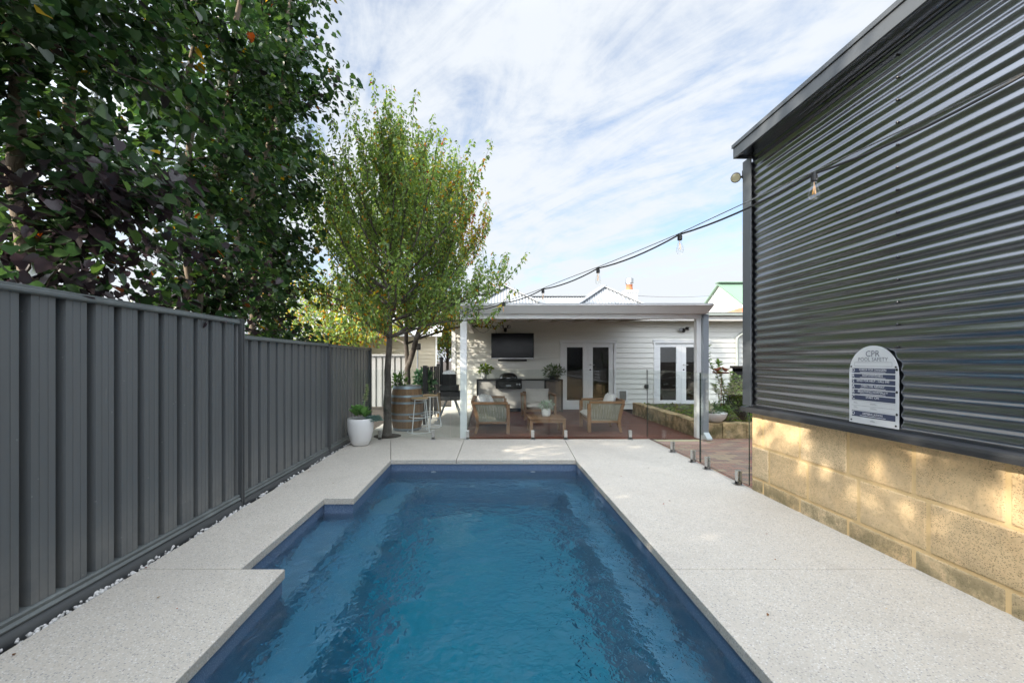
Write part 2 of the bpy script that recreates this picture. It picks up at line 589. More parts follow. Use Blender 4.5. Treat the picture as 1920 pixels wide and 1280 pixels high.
def mat_fence():
    m, g = newmat("charcoal_fence_steel")
    co = g.obj()
    z = g.n("ShaderNodeSeparateXYZ", i_0=co).outputs[2]
    nz = g.noise(g.mapping(co, scale=(1, 1, 0.25)), 2.0, 5, 0.6)
    c = g.mix(nz, (0.098, 0.108, 0.112), (0.132, 0.142, 0.147))
    streak = g.ramp(g.noise(g.mapping(co, scale=(1, 26, 0.5)), 2.2, 6, 0.7), [(0.56, 0.0), (0.76, 1.0)])
    c = g.mix(g.math("MULTIPLY", streak, 0.12), c, (0.24, 0.25, 0.25))
    lowz = g.math("SUBTRACT", 1.0, g.smooth(z, 0.1, 0.62))
    dust = g.math("MULTIPLY", lowz, g.ramp(g.noise(co, 5.5, 7, 0.7), [(0.36, 0.0), (0.66, 1.0)]))
    c = g.mix(g.math("MULTIPLY", dust, 0.34), c, (0.25, 0.245, 0.225))
    scr = g.noise(g.mapping(co, rot=(0.55, 0, 0), scale=(1, 60, 1.3)), 1.4, 2, 0.5)
    line = g.math("LESS_THAN", g.math("ABSOLUTE", g.math("SUBTRACT", scr, 0.735)), 0.006)
    c = g.mix(g.math("MULTIPLY", line, 0.45), c, (0.33, 0.34, 0.34))
    vo = g.n("ShaderNodeTexVoronoi", i_Scale=9.0)
    g.link(co, vo.inputs["Vector"])
    spot = g.math("LESS_THAN", vo.outputs["Distance"], 0.05)
    c = g.mix(g.math("MULTIPLY", spot, 0.3), c, (0.34, 0.34, 0.33))
    b = pbsdf(g, **{"Base Color": c, "Roughness": g.math("ADD", 0.32, g.math("MULTIPLY", nz, 0.16))})
    bn = g.n("ShaderNodeBump", i_Strength=0.35, i_Distance=0.02, i_Height=g.noise(g.mapping(co, scale=(1, 1, 0.4)), 1.6, 2))
    g.link(bn.outputs[0], b.inputs["Normal"])
    finish(g, b.outputs[0])
    return m


FENCE = mat_fence()
FENCE_RAIL = pm("weathered_fence_rail", (0.12, 0.135, 0.135), 0.5, var=0.22, vs=5, dirt=((0.26, 0.29, 0.28), 0.45))
FENCE_POST = pm("dark_fence_post", (0.07, 0.075, 0.078), 0.4, var=0.1)
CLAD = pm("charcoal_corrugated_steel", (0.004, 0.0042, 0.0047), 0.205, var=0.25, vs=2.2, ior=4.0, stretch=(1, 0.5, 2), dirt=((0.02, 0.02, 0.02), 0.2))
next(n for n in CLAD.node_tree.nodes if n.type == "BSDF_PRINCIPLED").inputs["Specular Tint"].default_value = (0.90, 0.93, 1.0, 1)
FLASHING = pm("dark_steel_flashing", (0.028, 0.029, 0.031), 0.4, var=0.15, vs=3)
TRIM = pm("dark_grey_steel_trim", (0.080, 0.088, 0.096), 0.38, var=0.12, vs=3, ior=1.6)
SCREW = pm("dark_screw_head", (0.05, 0.05, 0.05), 0.3, metal=0.8)
WBOARD = pm("cream_white_weatherboard", (0.74, 0.735, 0.685), 0.5, var=0.05, vs=2.0, bump=0.0006, bs=30, stretch=(1, 1, 6), dirt=((0.55, 0.53, 0.46), 0.12))
WHITE = pm("white_gloss_paint", (0.80, 0.81, 0.81), 0.35, var=0.04, vs=3)
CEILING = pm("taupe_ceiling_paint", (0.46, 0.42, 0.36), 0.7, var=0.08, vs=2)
OFFWHITE = pm("off_white_eaves_paint", (0.72, 0.70, 0.66), 0.6, var=0.06, vs=2)
GREY_PAINT = pm("blue_grey_downpipe_paint", (0.23, 0.26, 0.29), 0.45, var=0.08, vs=4)
GUTTER = pm("grey_gutter_paint", (0.56, 0.56, 0.555), 0.45, var=0.06, vs=2.0)
ROOF_WHITE = pm("white_corrugated_roof", (0.29, 0.305, 0.32), 0.45, var=0.05, vs=2)
ROOF_GREEN = pm("green_corrugated_roof", (0.16, 0.25, 0.18), 0.5, var=0.08, vs=1)
POOL_GLASS = mat_pane("clear_pool_fence_glass", (0.955, 0.975, 0.965), 0.8)
GLASS_EDGE = pm("dark_green_glass_edge", (0.01, 0.03, 0.026), 0.15, var=0.2)
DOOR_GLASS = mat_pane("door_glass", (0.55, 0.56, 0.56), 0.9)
BULB_GLASS = mat_pane("bulb_glass", (0.97, 0.97, 0.96), 1.2)
STEEL = pm("brushed_stainless_steel", (0.56, 0.56, 0.55), 0.28, metal=1.0, var=0.1, vs=30, stretch=(1, 1, 6))
BLACK = pm("black_plastic", (0.012, 0.012, 0.013), 0.45, var=0.2)
BLACK_GLOSS = pm("black_enamel", (0.009, 0.009, 0.010), 0.18, var=0.2, coat=0.5)
BLACK_PAINT = pm("black_painted_timber", (0.016, 0.016, 0.017), 0.5, var=0.25, vs=9)
SCREEN = pm("dark_screen_glass", (0.006, 0.007, 0.009), 0.16, var=0.1, ior=1.22)
SILVER = pm("silver_plastic", (0.42, 0.43, 0.45), 0.35, metal=0.4)
TEAK = mat_wood("oiled_teak", (0.165, 0.078, 0.031), (0.30, 0.16, 0.07))
ROPE = pm("sage_grey_rope", (0.27, 0.255, 0.20), 0.85, var=0.25, vs=60, bump=0.002, bs=200)
CUSHION = pm("light_grey_cushion_fabric", (0.58, 0.55, 0.51), 0.95, var=0.12, vs=9, bump=0.004, bs=14)
PILLOW = pm("pale_linen_pillow", (0.66, 0.64, 0.62), 0.95, var=0.22, vs=26, bump=0.006, bs=9)
CERAMIC = pm("matt_white_ceramic", (0.74, 0.74, 0.73), 0.55, var=0.05, vs=4, dirt=((0.5, 0.48, 0.43), 0.12))
SOIL = pm("dark_soil", (0.045, 0.033, 0.024), 0.95, var=0.5, vs=30, bump=0.015, bs=45)
BARREL = mat_boards("barrel_oak", (0.24, 0.12, 0.055), (0.36, 0.20, 0.095), 0.07, 3.0, 0.6, rot=0.0)
HOOP = pm("galvanised_hoop", (0.28, 0.33, 0.36), 0.45, metal=0.5, var=0.2, vs=10)
STONE_TOP = pm("black_stone_benchtop", (0.018, 0.018, 0.02), 0.25, var=0.4, vs=60)
PANEL_GREY = pm("pale_grey_cabinet", (0.46, 0.45, 0.44), 0.5, var=0.05)
PANEL_WOOD = mat_wood("grey_wood_grain", (0.15, 0.115, 0.09), (0.23, 0.185, 0.15))
RUST = pm("rusted_steel", (0.20, 0.065, 0.03), 0.85, var=0.4, vs=25)
TERRA = pm("terracotta", (0.42, 0.15, 0.07), 0.8, var=0.2, vs=12)
TILE = mat_boards("terracotta_roof_tiles", (0.42, 0.14, 0.07), (0.55, 0.24, 0.12), 0.3, 0.25, 0.8, (0.15, 0.06, 0.03))
CABLE = pm("black_cable", (0.010, 0.010, 0.010), 0.45)
FILAMENT = pm("amber_filament", (0.75, 0.36, 0.08), 0.3, metal=0.7)
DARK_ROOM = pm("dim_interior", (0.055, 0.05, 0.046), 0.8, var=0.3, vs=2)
FAR_FENCE = pm("pale_grey_fence_steel", (0.36, 0.36, 0.35), 0.5, var=0.1, vs=2)
ALU = pm("brushed_aluminium_sign", (0.66, 0.68, 0.70), 0.42, metal=0.35, var=0.06, vs=8)
NAVY = pm("navy_print", (0.035, 0.045, 0.085), 0.5, var=0.05)
PRINT_WHITE = pm("white_print", (0.75, 0.76, 0.78), 0.5, var=0.03)
PRINT_GREY = pm("grey_print", (0.12, 0.13, 0.16), 0.5, var=0.03)
PEBBLE = pm("white_pebble", (0.68, 0.67, 0.65), 0.6, var=0.25, vs=14)
BARK_PALE = mat_bark("pale_smooth_bark", (0.15, 0.115, 0.085), (0.32, 0.25, 0.18))
BARK_DARK = mat_bark("grey_brown_bark", (0.035, 0.028, 0.023), (0.12, 0.10, 0.085))
BARK_TWIG = pm("twig_bark", (0.07, 0.05, 0.038), 0.9, var=0.3)
LEAF_BIG = mat_leaf("heart_leaf", 0.28, 0.33, 2.3)
LEAF_PEAR = mat_leaf("pear_leaf", 0.42, 0.34, 2.2)
LEAF_SOFT = mat_leaf("garden_leaf", 0.3, 0.5, 1.7)

# ================================================================== the setting
# ground, pool, deck
X0, X1 = -1.41, 1.29          # pool sides
YF, YN, YK = 6.25, 2.977, 4.50  # far end, near and far end of the step recess
XK = -1.72
YB = 0.45
mb = MB()
for (a, b, c, e) in ((-400, -1.9, -400, 900), (1.4, 400, -400, 900), (-1.9, 1.4, YF + 0.1, 900), (-1.9, 1.4, -400, YB - 0.1)):
    mb.quad((a, c, -0.075), (b, c, -0.075), (b, e, -0.075), (a, e, -0.075))
struct(mb.build("ground", SOIL))

mb = MB()
J = 0.004
zt, zb = 0.0, -0.065


def slab(poly):
    mb.prism(poly, zb, zt)


XL, XR = -2.41, 3.0
O = 0.012   # the coping overhangs the shell a little
slab([(XL, -1.6), (X0, -1.6), (X0, YN - J), (XL, YN - J)])
slab([(XL, YN + J), (XK, YN + J), (XK, YK), (X0, YK), (X0, YF - 0.0), (X0 - 0.01, YF), (-1.80, 7.92), (XL, 7.92)])
slab([(X0 + 2 * J - 0.01, YF), (-0.46, YF), (-0.43, 7.92), (-1.80 + 2 * J, 7.92)])
slab([(-0.46 + 2 * J, YF), (X1, YF), (1.42, 7.92), (-0.43 + 2 * J, 7.92)])
slab([(X1 + 2 * J, YF), (X1, YF - 2 * J), (X1, YN + J), (XR, YN + J), (XR, 7.92), (1.42 + 2 * J, 7.92)])
slab([(X1, -1.6), (XR, -1.6), (XR, YN - J), (X1, YN - J)])
slab([(X0 + J, -1.6), (X1 - J, -1.6), (X1 - J, YB), (X0 + J, YB)])
struct(mb.build("pool_deck", CONCRETE, bevel=0.007, seg=3))
mb = MB()
mb.prism([(XL, 7.927), (-0.43, 7.927), (-0.45, 13.4), (XL, 13.4)], zb, -0.002)
struct(mb.build("path", CONCRETE, bevel=0.004))

# shell
mb = MB()
zs1, zbn, zfl = -0.38, -0.66, -1.48
def wall(p, q, z0, z1):
    mb.quad((p[0], p[1], z0), (q[0], q[1], z0), (q[0], q[1], z1), (p[0], p[1], z1))
S = 0.015
xa, xb, xk, yf, yb, yk, yn = X0 - S, X1 + S, XK - S, YF + S, YB - S, YK + S, YN - S
top = -0.05
zt_ = -0.0655
wall((xa, yb), (xa, yn), zbn, zt_); wall((xa, yn), (xk, yn), zs1, zt_); wall((xk, yn), (xk, yk), zs1, zt_)
wall((xk, yk), (xa, yk), zs1, zt_); wall((xa, yk), (xa, yf), zbn, zt_); wall((xa, yf), (xb, yf), zbn, zt_)
wall((xb, yf), (xb, yb), zbn, zt_); wall((xb, yb), (xa, yb), zfl, zt_)
# entry step in the recess, its riser, the side benches, the far ledge
mb.quad((xk, yn, zs1), (xa + 0.0, yn, zs1), (xa + 0.0, yk, zs1), (xk, yk, zs1))
wall((xa, yn), (xa, yk), zbn, zs1)
nwall = len(mb.f)
bl, br_, bf = -1.06, 1.05, 6.02
mb.quad((xa, yb, zbn), (bl, yb, zbn), (bl, bf, zbn), (xa, yf, zbn))
mb.quad((xa, yf, zbn), (bl, bf, zbn), (br_, bf, zbn), (xb, yf, zbn))
mb.quad((br_, yb, zbn), (xb, yb, zbn), (xb, yf, zbn), (br_, bf, zbn))
fl, fr = bl + 0.13, br_ - 0.10
mb.quad((bl, yb, zbn), (bl, bf, zbn), (fl, bf - 0.1, zfl), (fl, yb, zfl))
mb.quad((br_, bf, zbn), (br_, yb, zbn), (fr, yb, zfl), (fr, bf - 0.1, zfl))
mb.quad((bl, bf, zbn), (br_, bf, zbn), (fr, bf - 0.1, zfl), (fl, bf - 0.1, zfl))
mb.quad((fl, yb, zfl), (fr, yb, zfl), (fr, bf - 0.1, zfl), (fl, bf - 0.1, zfl))
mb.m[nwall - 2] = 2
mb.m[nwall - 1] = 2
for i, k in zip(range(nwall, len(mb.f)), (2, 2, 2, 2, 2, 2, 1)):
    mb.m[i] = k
struct(mb.build("pool_shell", [SHELL, SHELL_FLOOR, SHELL_BENCH]))
for x, lab in ((X0 + 0.62, "left of two small white water inlets in the far pool wall"), (X1 - 0.62, "right of two small white water inlets in the far pool wall")):
    p = MB()
    p.lathe([(0.035, 0.0), (0.035, 0.008), (0.022, 0.014), (0.014, 0.014), (0.012, 0.006), (0.001, 0.006)], (0, 0, 0), 16)
    p.v = [(x + q[0], YF + S - 0.001 - q[2], -0.215 + q[1]) for q in p.v]
    o = p.build("pool_inlet", WHITE, smooth=40)
    tag(o, lab, "pool inlet", "water inlets in the far pool wall")
mb = MB()
e = 0.006
mb.prism([(xa - e, yb - e), (xb + e, yb - e), (xb + e, yf + e), (xa - e, yf + e), (xa - e, yk + e), (xk - e, yk + e), (xk - e, yn - e), (xa - e, yn - e)], -1.6, -0.165)
struct(mb.build("pool_water", WATER))

# brick paving beyond the deck, timber deck under the veranda, soil strip by the fence
mb = MB()
mb.quad((XR + 0.006, 2.0, -0.03), (12, 2.0, -0.03), (12, 8.2, -0.03), (XR + 0.006, 8.2, -0.03))
struct(mb.build("brick_paving", BRICKS))
mb = MB()
mb.box(-0.42, 3.96, 7.97, 12.74, -0.07, -0.004)
struct(mb.build("timber_deck", DECKING, bevel=0.003))
mb = MB()
mb.quad((-2.75, -3, -0.055), (XL, -3, -0.055), (XL, 13, -0.055), (-2.75, 13, -0.055))
struct(mb.build("soil_strip", SOIL))
mb = MB()
mb.lathe([(0.262, -0.06), (0.262, 0.003), (0.25, 0.005), (0.001, 0.012)], (-1.93, 8.23, 0), 36)
struct(mb.build("tree_pit", SOIL, smooth=30))

# white pebbles along the foot of the fence: stuff
rng = np.random.default_rng(5)
mb = MB()
bm_ico = __import__("bmesh").new()
__import__("bmesh").ops.create_icosphere(bm_ico, subdivisions=1, radius=1.0)
ICO_V = [v.co.copy() for v in bm_ico.verts]
ICO_F = [[v.index for v in f.verts] for f in bm_ico.faces]
for i in range(900):
    y = 1.3 + 7.2 * rng.random() ** 1.3
    if math.sin(y * 5.1) + 0.6 * math.sin(y * 13.7 + 1) < -0.9 and rng.random() < 0.75:
        continue
    x = XL - 0.006 - 0.055 * rng.random()
    r = 0.007 + 0.010 * rng.random()
    q = Quaternion((rng.normal(), rng.normal(), rng.normal(), rng.normal())).normalized()
    z = -0.05 + 0.045 * rng.random()
    sx, sy, sz = 1 + 0.5 * rng.random(), 1 + 0.3 * rng.random(), 0.7
    mb.add([q @ Vector((v.x * r * sx, v.y * r * sy, v.z * r * sz)) + Vector((x, y, z)) for v in ICO_V], ICO_F)
o = mb.build("pebble_gravel", PEBBLE, smooth=60)
tag(o, "white pebbles along the foot of the dark fence", "pebbles", kind="stuff")

# ================================================================== left fence
XF = -2.5


def sheet_profile(y0, y1, x):
    """trapezoid ribs with fine pencil lines, as (x, y) points"""
    pitch = 0.1935
    pts = []
    y = y0
    while y < y1 - 0.02:
        for dy, dx in ((0.0, 0.0), (0.040, 0.0), (0.043, -0.004), (0.046, 0.0), (0.088, 0.0), (0.091, -0.004), (0.094, 0.0), (0.132, 0.0), (0.138, -0.052), (0.181, -0.052)):
            if y + dy < y1:
                pts.append((x + dx, y + dy))
        y += pitch
    pts.append((x, y1))
    return pts


fence = thing("steel_fence", "long charcoal ribbed steel fence along the left side of the pool", "fence", (XF, 2.19, 0))
posts = [-0.45, 1.93, 4.31, 6.69, 9.07]
for i in range(4):
    ya, yb_ = posts[i] + 0.025, posts[i + 1] - 0.025
    zt2 = 1.86 if i < 2 else 1.712
    p = MB()
    p.extrude(sheet_profile(ya, yb_, XF - 0.005), "z", 0.09, zt2 - 0.02, close=False)
    p.build("ribbed_sheet", FENCE, fence)
    p = MB()
    p.extrude([(XF - 0.075, zt2 - 0.045), (XF + 0.014, zt2 - 0.045), (XF + 0.022, zt2 - 0.038), (XF + 0.022, zt2 - 0.022), (XF + 0.012, zt2 - 0.017), (XF + 0.012, zt2), (XF - 0.075, zt2)], "y", ya, yb_)
    p.build("top_rail", FENCE_RAIL, fence, bevel=0.002)
    p = MB()
    p.extrude([(XF - 0.075, 0.055), (XF + 0.026, 0.055), (XF + 0.030, 0.066), (XF + 0.012, 0.078), (XF + 0.016, 0.098), (XF + 0.006, 0.106), (XF - 0.075, 0.106)], "y", ya, yb_)
    p.build("bottom_rail", FENCE_RAIL, fence, bevel=0.002)
    p = MB()
    p.extrude([(XF - 0.03, -0.06), (XF + 0.02, -0.06), (XF + 0.036, -0.03), (XF + 0.040, 0.0), (XF + 0.030, 0.032), (XF + 0.012, 0.0535), (XF - 0.03, 0.0535)], "y", ya, yb_)
    p.build("plinth", FENCE_POST, fence, smooth=50)
for i, y in enumerate(posts):
    zt2 = 1.872 if i < 3 else 1.724
    p = MB()
    p.box(XF - 0.055, XF + 0.030, y - 0.024, y + 0.024, -0.06, zt2)
    p.box(XF + 0.0302, XF + 0.036, y - 0.024, y - 0.010, -0.06, zt2 - 0.01)
    p.box(XF + 0.0302, XF + 0.036, y + 0.010, y + 0.024, -0.06, zt2 - 0.01)
    p.build("post", FENCE_POST, fence, bevel=0.002)

ff = thing("far_fence", "pale grey ribbed steel fence facing the camera beyond the dark fence", "fence", (-3.3, 13.3, 0))
p = MB()
prof = [(y_ - 4.4, x_ + 13.3) for x_, y_ in sheet_profile(0, 1.95, 0)]
p.extrude([(a, 13.3 - (b - 13.3)) for a, b in prof], "z", 0.02, 1.60, close=False)
p.build("ribbed_sheet", FAR_FENCE, ff)
p = MB()
p.box(-4.4, -2.42, 13.24, 13.32, 1.60, 1.65)
p.build("top_rail", FAR_FENCE, ff)
p = MB()
p.box(-2.47, -2.42, 13.25, 13.33, -0.06, 1.598)
p.build("post", FAR_FENCE, ff)

# ================================================================== shed on the right
shed = thing("shed", "tall dark corrugated steel shed on a limestone block base", "shed", (2.95, 4.85, 0))
YS0, YS1 = -3.0, 4.72
rows, cols = 35 * 10, 60
zz0, zz1 = 0.945, 3.72
ys = np.sort(np.concatenate([np.linspace(YS0, YS1, cols - 4), [3.0375, 3.0405, 1.1975, 1.2005]]))
zs = np.linspace(zz0, zz1, rows)
rng = np.random.default_rng(3)
V = []
for z in zs:
    ph = 2 * PI * (z - zz0) / 0.080
    for y in ys:
        dent = 0.0016 * math.sin(y * 3.1 + z * 1.3) * math.sin(z * 4.7 + y) + 0.0011 * math.sin(y * 9.3 + 2 * math.sin(z * 3))
        lapz = 0.003 * ((z - zz0) % 0.72) / 0.72
        V.append((2.932 - lapz + 0.0046 * math.cos(ph) + dent, y, z))
F = [(i * cols + j, i * cols + j + 1, (i + 1) * cols + j + 1, (i + 1) * cols + j) for i in range(rows - 1) for j in range(cols - 1)]
p = MB().add(V, F)
for yc in (3.04, 1.2, -0.7):
    for k in range(1, 34, 2):
        z = zz0 + 0.080 * (k + 0.5)
        p.lathe([(0.001, 0.0), (0.010, 0.0), (0.010, 0.006), (0.005, 0.010)], (0, 0, 0), 8, 1)
        for q in range(len(p.v) - 32, len(p.v)):
            a = p.v[q]
            p.v[q] = (2.922 - a[2], yc + a[0], z + a[1])
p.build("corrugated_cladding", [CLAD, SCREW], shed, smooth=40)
p = MB()
p.box(2.899, 2.912, 4.70, 4.85, 0.95, 3.70)
p.box(2.9125, 3.10, 4.837, 4.85, 0.95, 3.70)
p.build("corner_trim", TRIM, shed, bevel=0.003)
p = MB()
p.extrude([(2.880, 0.880), (2.880, 0.912), (2.887, 0.930), (3.06, 0.948), (3.06, 0.892), (2.90, 0.888)], "y", YS0, 4.87)
p.build("base_flashing", FLASHING, shed, bevel=0.002)
# eave: fascia, soffit and roof sheet with a gentle fall
p = MB()
p.box(2.745, 2.765, YS0, 4.77, 3.70, 3.845)
p.box(2.7655, 3.2, 4.75, 4.77, 3.70, 3.845)
p.extrude([(2.733, 3.815), (2.7445, 3.815), (2.7445, 3.848), (2.79, 3.85), (2.79, 3.857), (2.733, 3.857)], "y", YS0, 4.782)
p.build("fascia", TRIM, shed, bevel=0.003)
p = MB()
p.box(2.766, 3.3, YS0, 4.749, 3.722, 3.735)
p.build("soffit", CLAD, shed)
p = MB()
p.quad((2.74, YS0, 3.853), (8, YS0, 4.7), (8, 4.77, 4.7), (2.74, 4.77, 3.853))
p.quad((2.79, YS0, 3.8495), (8, YS0, 4.69), (8, 4.77, 4.69), (2.79, 4.77, 3.8495))
p.build("roof_sheet", TRIM, shed)
p = MB()
p.box(3.1, 8, 4.65, 4.83, 0.95, 3.735)
p.build("end_wall", CLAD, shed)

# limestone base: each course of blocks with raised sandy mortar
p = MB()
tones = []
rng = np.random.default_rng(11)
ofs = {0: 0.12, 1: 0.40, 2: 0.12}
zcs = [(-0.06, 0.135), (0.145, 0.495), (0.505, 0.885)]
for k, (za, zb2) in enumerate(zcs):
    y = 4.83
    first = True
    while y > YS0:
        ln = (0.20 if k != 1 else 0.30) if first else 0.545
        first = False
        y2 = max(y - ln, YS0)
        dx = 0.004 * rng.random()
        n0 = len(p.v)
        p.box(2.984 + dx, 3.2, y2 + 0.013, y - 0.013, za + 0.005, zb2 - 0.005)
        tones += [rng.random()] * 8
        y = y2
blk = p
lb = blk.build("block_course", LIME, shed)
at = lb.data.attributes.new("tone", "FLOAT", "POINT")
at.data.foreach_set("value", tones)
md = lb.modifiers.new("bevel", "BEVEL")
md.width = 0.014
md.segments = 3
p = MB()
p.box(2.9935, 3.19, YS0, 4.822, -0.06, 0.883)
p.build("mortar_bed", MORTAR, shed)

# CPR sign on the cladding
SX = 2.916
sy0, sy1, sz0, sz1 = 3.438, 3.024, 0.962, 1.564


def on_sign(u, v, dx=0.0):
    return (SX - dx, sy0 + (sy1 - sy0) * u, sz0 + (sz1 - sz0) * v)


W_, H_ = abs(sy1 - sy0), sz1 - sz0
sign = thing("safety_sign", "arched aluminium CPR pool safety sign fixed to the dark corrugated wall", "sign", (SX, 3.2, sz0))
out = [(0.0, 0.0), (1.0, 0.0)]
vc = 1 - (W_ / 2) / H_
for k in range(0, 25):
    a = PI * k / 24
    out.append((0.5 + 0.5 * math.cos(a), vc + (W_ / 2 / H_) * math.sin(a)))
p = MB()
n = len(out)
p.add([on_sign(u, v) for u, v in out] + [on_sign(u, v, -0.003) for u, v in out],
      [tuple(range(n)), tuple(reversed(range(n, 2 * n)))] + [(i, (i + 1) % n, n + (i + 1) % n, n + i) for i in range(n)])
p.build("sign_plate", ALU, sign)
rowz = [("D", "CHECK FOR DANGERS", 0.715, 0.655), ("R", "RESPONSIVENESS", 0.640, 0.585), ("S", "SEND FOR HELP - CALL 000", 0.570, 0.515),
        ("A", "OPEN THE AIRWAY", 0.502, 0.447), ("B", "BREATHING NORMALLY?", 0.435, 0.375), ("C", "START CPR", 0.362, 0.302), ("D", "DEFIBRILLATION", 0.158, 0.085)]


def text_mesh(mb_, body, u, v, size, align="CENTER", dx=0.002, mat=0, squash=1.0):
    cu = bpy.data.curves.new("lettering", "FONT")
    cu.body = body
    cu.size = size
    cu.align_x = align
    cu.align_y = "CENTER"
    cu.resolution_u = 2
    ob = bpy.data.objects.new("lettering", cu)
    COL.objects.link(ob)
    dg = bpy.context.evaluated_depsgraph_get()
    me = bpy.data.meshes.new_from_object(ob.evaluated_get(dg))
    c = on_sign(u, v, dx)
    mb_.add([(c[0], c[1] - q.co.x * squash, c[2] + q.co.y) for q in me.vertices], [tuple(f.vertices) for f in me.polygons], mat)
    bpy.data.objects.remove(ob)
    bpy.data.curves.remove(cu)
    bpy.data.meshes.remove(me)


def patch(mb_, u0, u1, v0, v1, dx, mat=0):
    mb_.quad(on_sign(u0, v0, dx), on_sign(u1, v0, dx), on_sign(u1, v1, dx), on_sign(u0, v1, dx), mat)


p = MB()
for _, _, v1, v0 in rowz:
    patch(p, 0.06, 0.94, v0, v1, 0.001)
p.build("printed_band", NAVY, sign)
p = MB()
for ch, tx, v1, v0 in rowz:
    vm = (v0 + v1) / 2
    text_mesh(p, ch, 0.095, vm, 0.040)
    text_mesh(p, tx, 0.5, vm + 0.009, 0.0225)
    if tx[0] != "S":
        patch(p, 0.24, 0.76, vm - 0.0215, vm - 0.0165, 0.002)
p.build("white_lettering", PRINT_WHITE, sign)
p = MB()
text_mesh(p, "CPR", 0.5, 0.895, 0.066, dx=0.0012)
text_mesh(p, "POOL SAFETY", 0.5, 0.825, 0.040, dx=0.0012)
for (a, b, c, e2) in ((0.12, 0.88, 0.789, 0.792), (0.12, 0.88, 0.738, 0.741), (0.12, 0.124, 0.741, 0.789), (0.876, 0.88, 0.741, 0.789), (0.06, 0.94, 0.288, 0.290), (0.06, 0.94, 0.228, 0.2305), (0.06, 0.94, 0.171, 0.173)):
    patch(p, a, b, c, e2, 0.0012)
for v in (0.262, 0.203):
    for (a, b) in ((0.10, 0.2), (0.45, 0.6)):
        for q in range(3):
            patch(p, a, b - 0.02 * q, v + 0.008 * q - 0.008, v + 0.008 * q - 0.006, 0.0012)
text_mesh(p, "safety", 0.5, 0.048, 0.017, dx=0.0012)
p.build("grey_lettering", PRINT_GREY, sign)
for (u, v) in ((0.05, 0.735), (0.95, 0.735), (0.05, 0.035), (0.95, 0.035)):
    p = MB()
    c = on_sign(u, v)
    p.lathe([(0.007, 0.0), (0.007, 0.003), (0.004, 0.005)], (0, 0, 0), 10)
    p.v = [(c[0] - 0.001 - a[2], c[1] + a[0], c[2] + a[1]) for a in p.v]
    p.build("screw", SCREW, sign)

# spotlight at the shed corner
sp_ = thing("spotlight", "small bronze spotlight with cream lens on the shed's far top corner", "light", (2.9, 4.95, 3.55))
p = MB()
p.tube([(2.93, 4.86, 3.56), (2.93, 4.95, 3.57)], 0.012, 8)
p.box(2.90, 2.96, 4.851, 4.862, 3.52, 3.61)
p.build("bracket", BLACK, sp_)
ax = Vector((-0.45, -0.72, -0.45)).normalized()
c0 = Vector((2.905, 4.985, 3.60))
p = MB()
p.tube([c0, c0 + ax * 0.012, c0 + ax * 0.10, c0 + ax * 0.125], [0.038, 0.048, 0.05, 0.052], 20)
p.build("lamp_body", pm("bronze_paint", (0.06, 0.05, 0.04), 0.4, metal=0.5), sp_, smooth=40)
p = MB()
p.tube([c0 + ax * 0.1255, c0 + ax * 0.131], [0.046, 0.040], 20)
p.build("lens", pm("cream_lens", (0.62, 0.56, 0.36), 0.25), sp_, smooth=30)

# ================================================================== house
house = thing("weatherboard_house", "cream white weatherboard house with two glazed double doors and white metal roof", "house", (-1.05, 12.75, 0))
YW = 12.75
CV = 0.153


def lap_wall(m, x0, x1, z0, z1, y=YW):
    k0 = math.floor(z0 / CV + 1e-6)
    z = k0 * CV
    while z < z1 - 1e-4:
        a, b = max(z, z0), min(z + CV, z1)
        t0 = 0.022 * (1 - (a - z) / CV)
        t1 = 0.022 * (1 - (b - z) / CV)
        if a == z:
            m.box(x0, x1, y - 0.001, y + 0.1, a, a + 0.0055)
            a += 0.006
        m.add([(x0, y - t0 - 0.002, a), (x1, y - t0 - 0.002, a), (x1, y - t1 - 0.002, b), (x0, y - t1 - 0.002, b), (x0, y + 0.1, a), (x1, y + 0.1, a), (x1, y + 0.1, b), (x0, y + 0.1, b)],
              [(0, 1, 2, 3), (0, 4, 5, 1), (3, 2, 6, 7), (0, 3, 7, 4), (1, 5, 6, 2), (5, 4, 7, 6)])
        z += CV


DOORS = (2.17, 4.96)
DW = 1.66
DH = 2.035
p = MB()
lap_wall(p, -0.95, DOORS[0], 0.0, 2.75)
lap_wall(p, DOORS[0] + DW, DOORS[1], 0.0, 2.75)
lap_wall(p, DOORS[1] + DW, 9.5, 0.0, 2.75)
for x in DOORS:
    lap_wall(p, x, x + DW, DH, 2.75)
p.box(-1.04, -0.95, 12.80, 12.84, 0, 2.75)
p.box(-1.04, -1.00, 12.80, 19.0, 0, 2.75)
p.build("weatherboard_wall", WBOARD, house)
p = MB()
p.box(-1.07, -0.949, YW - 0.032, YW + 0.05, -0.05, 2.6)
p.build("corner_board", WHITE, house, bevel=0.003)

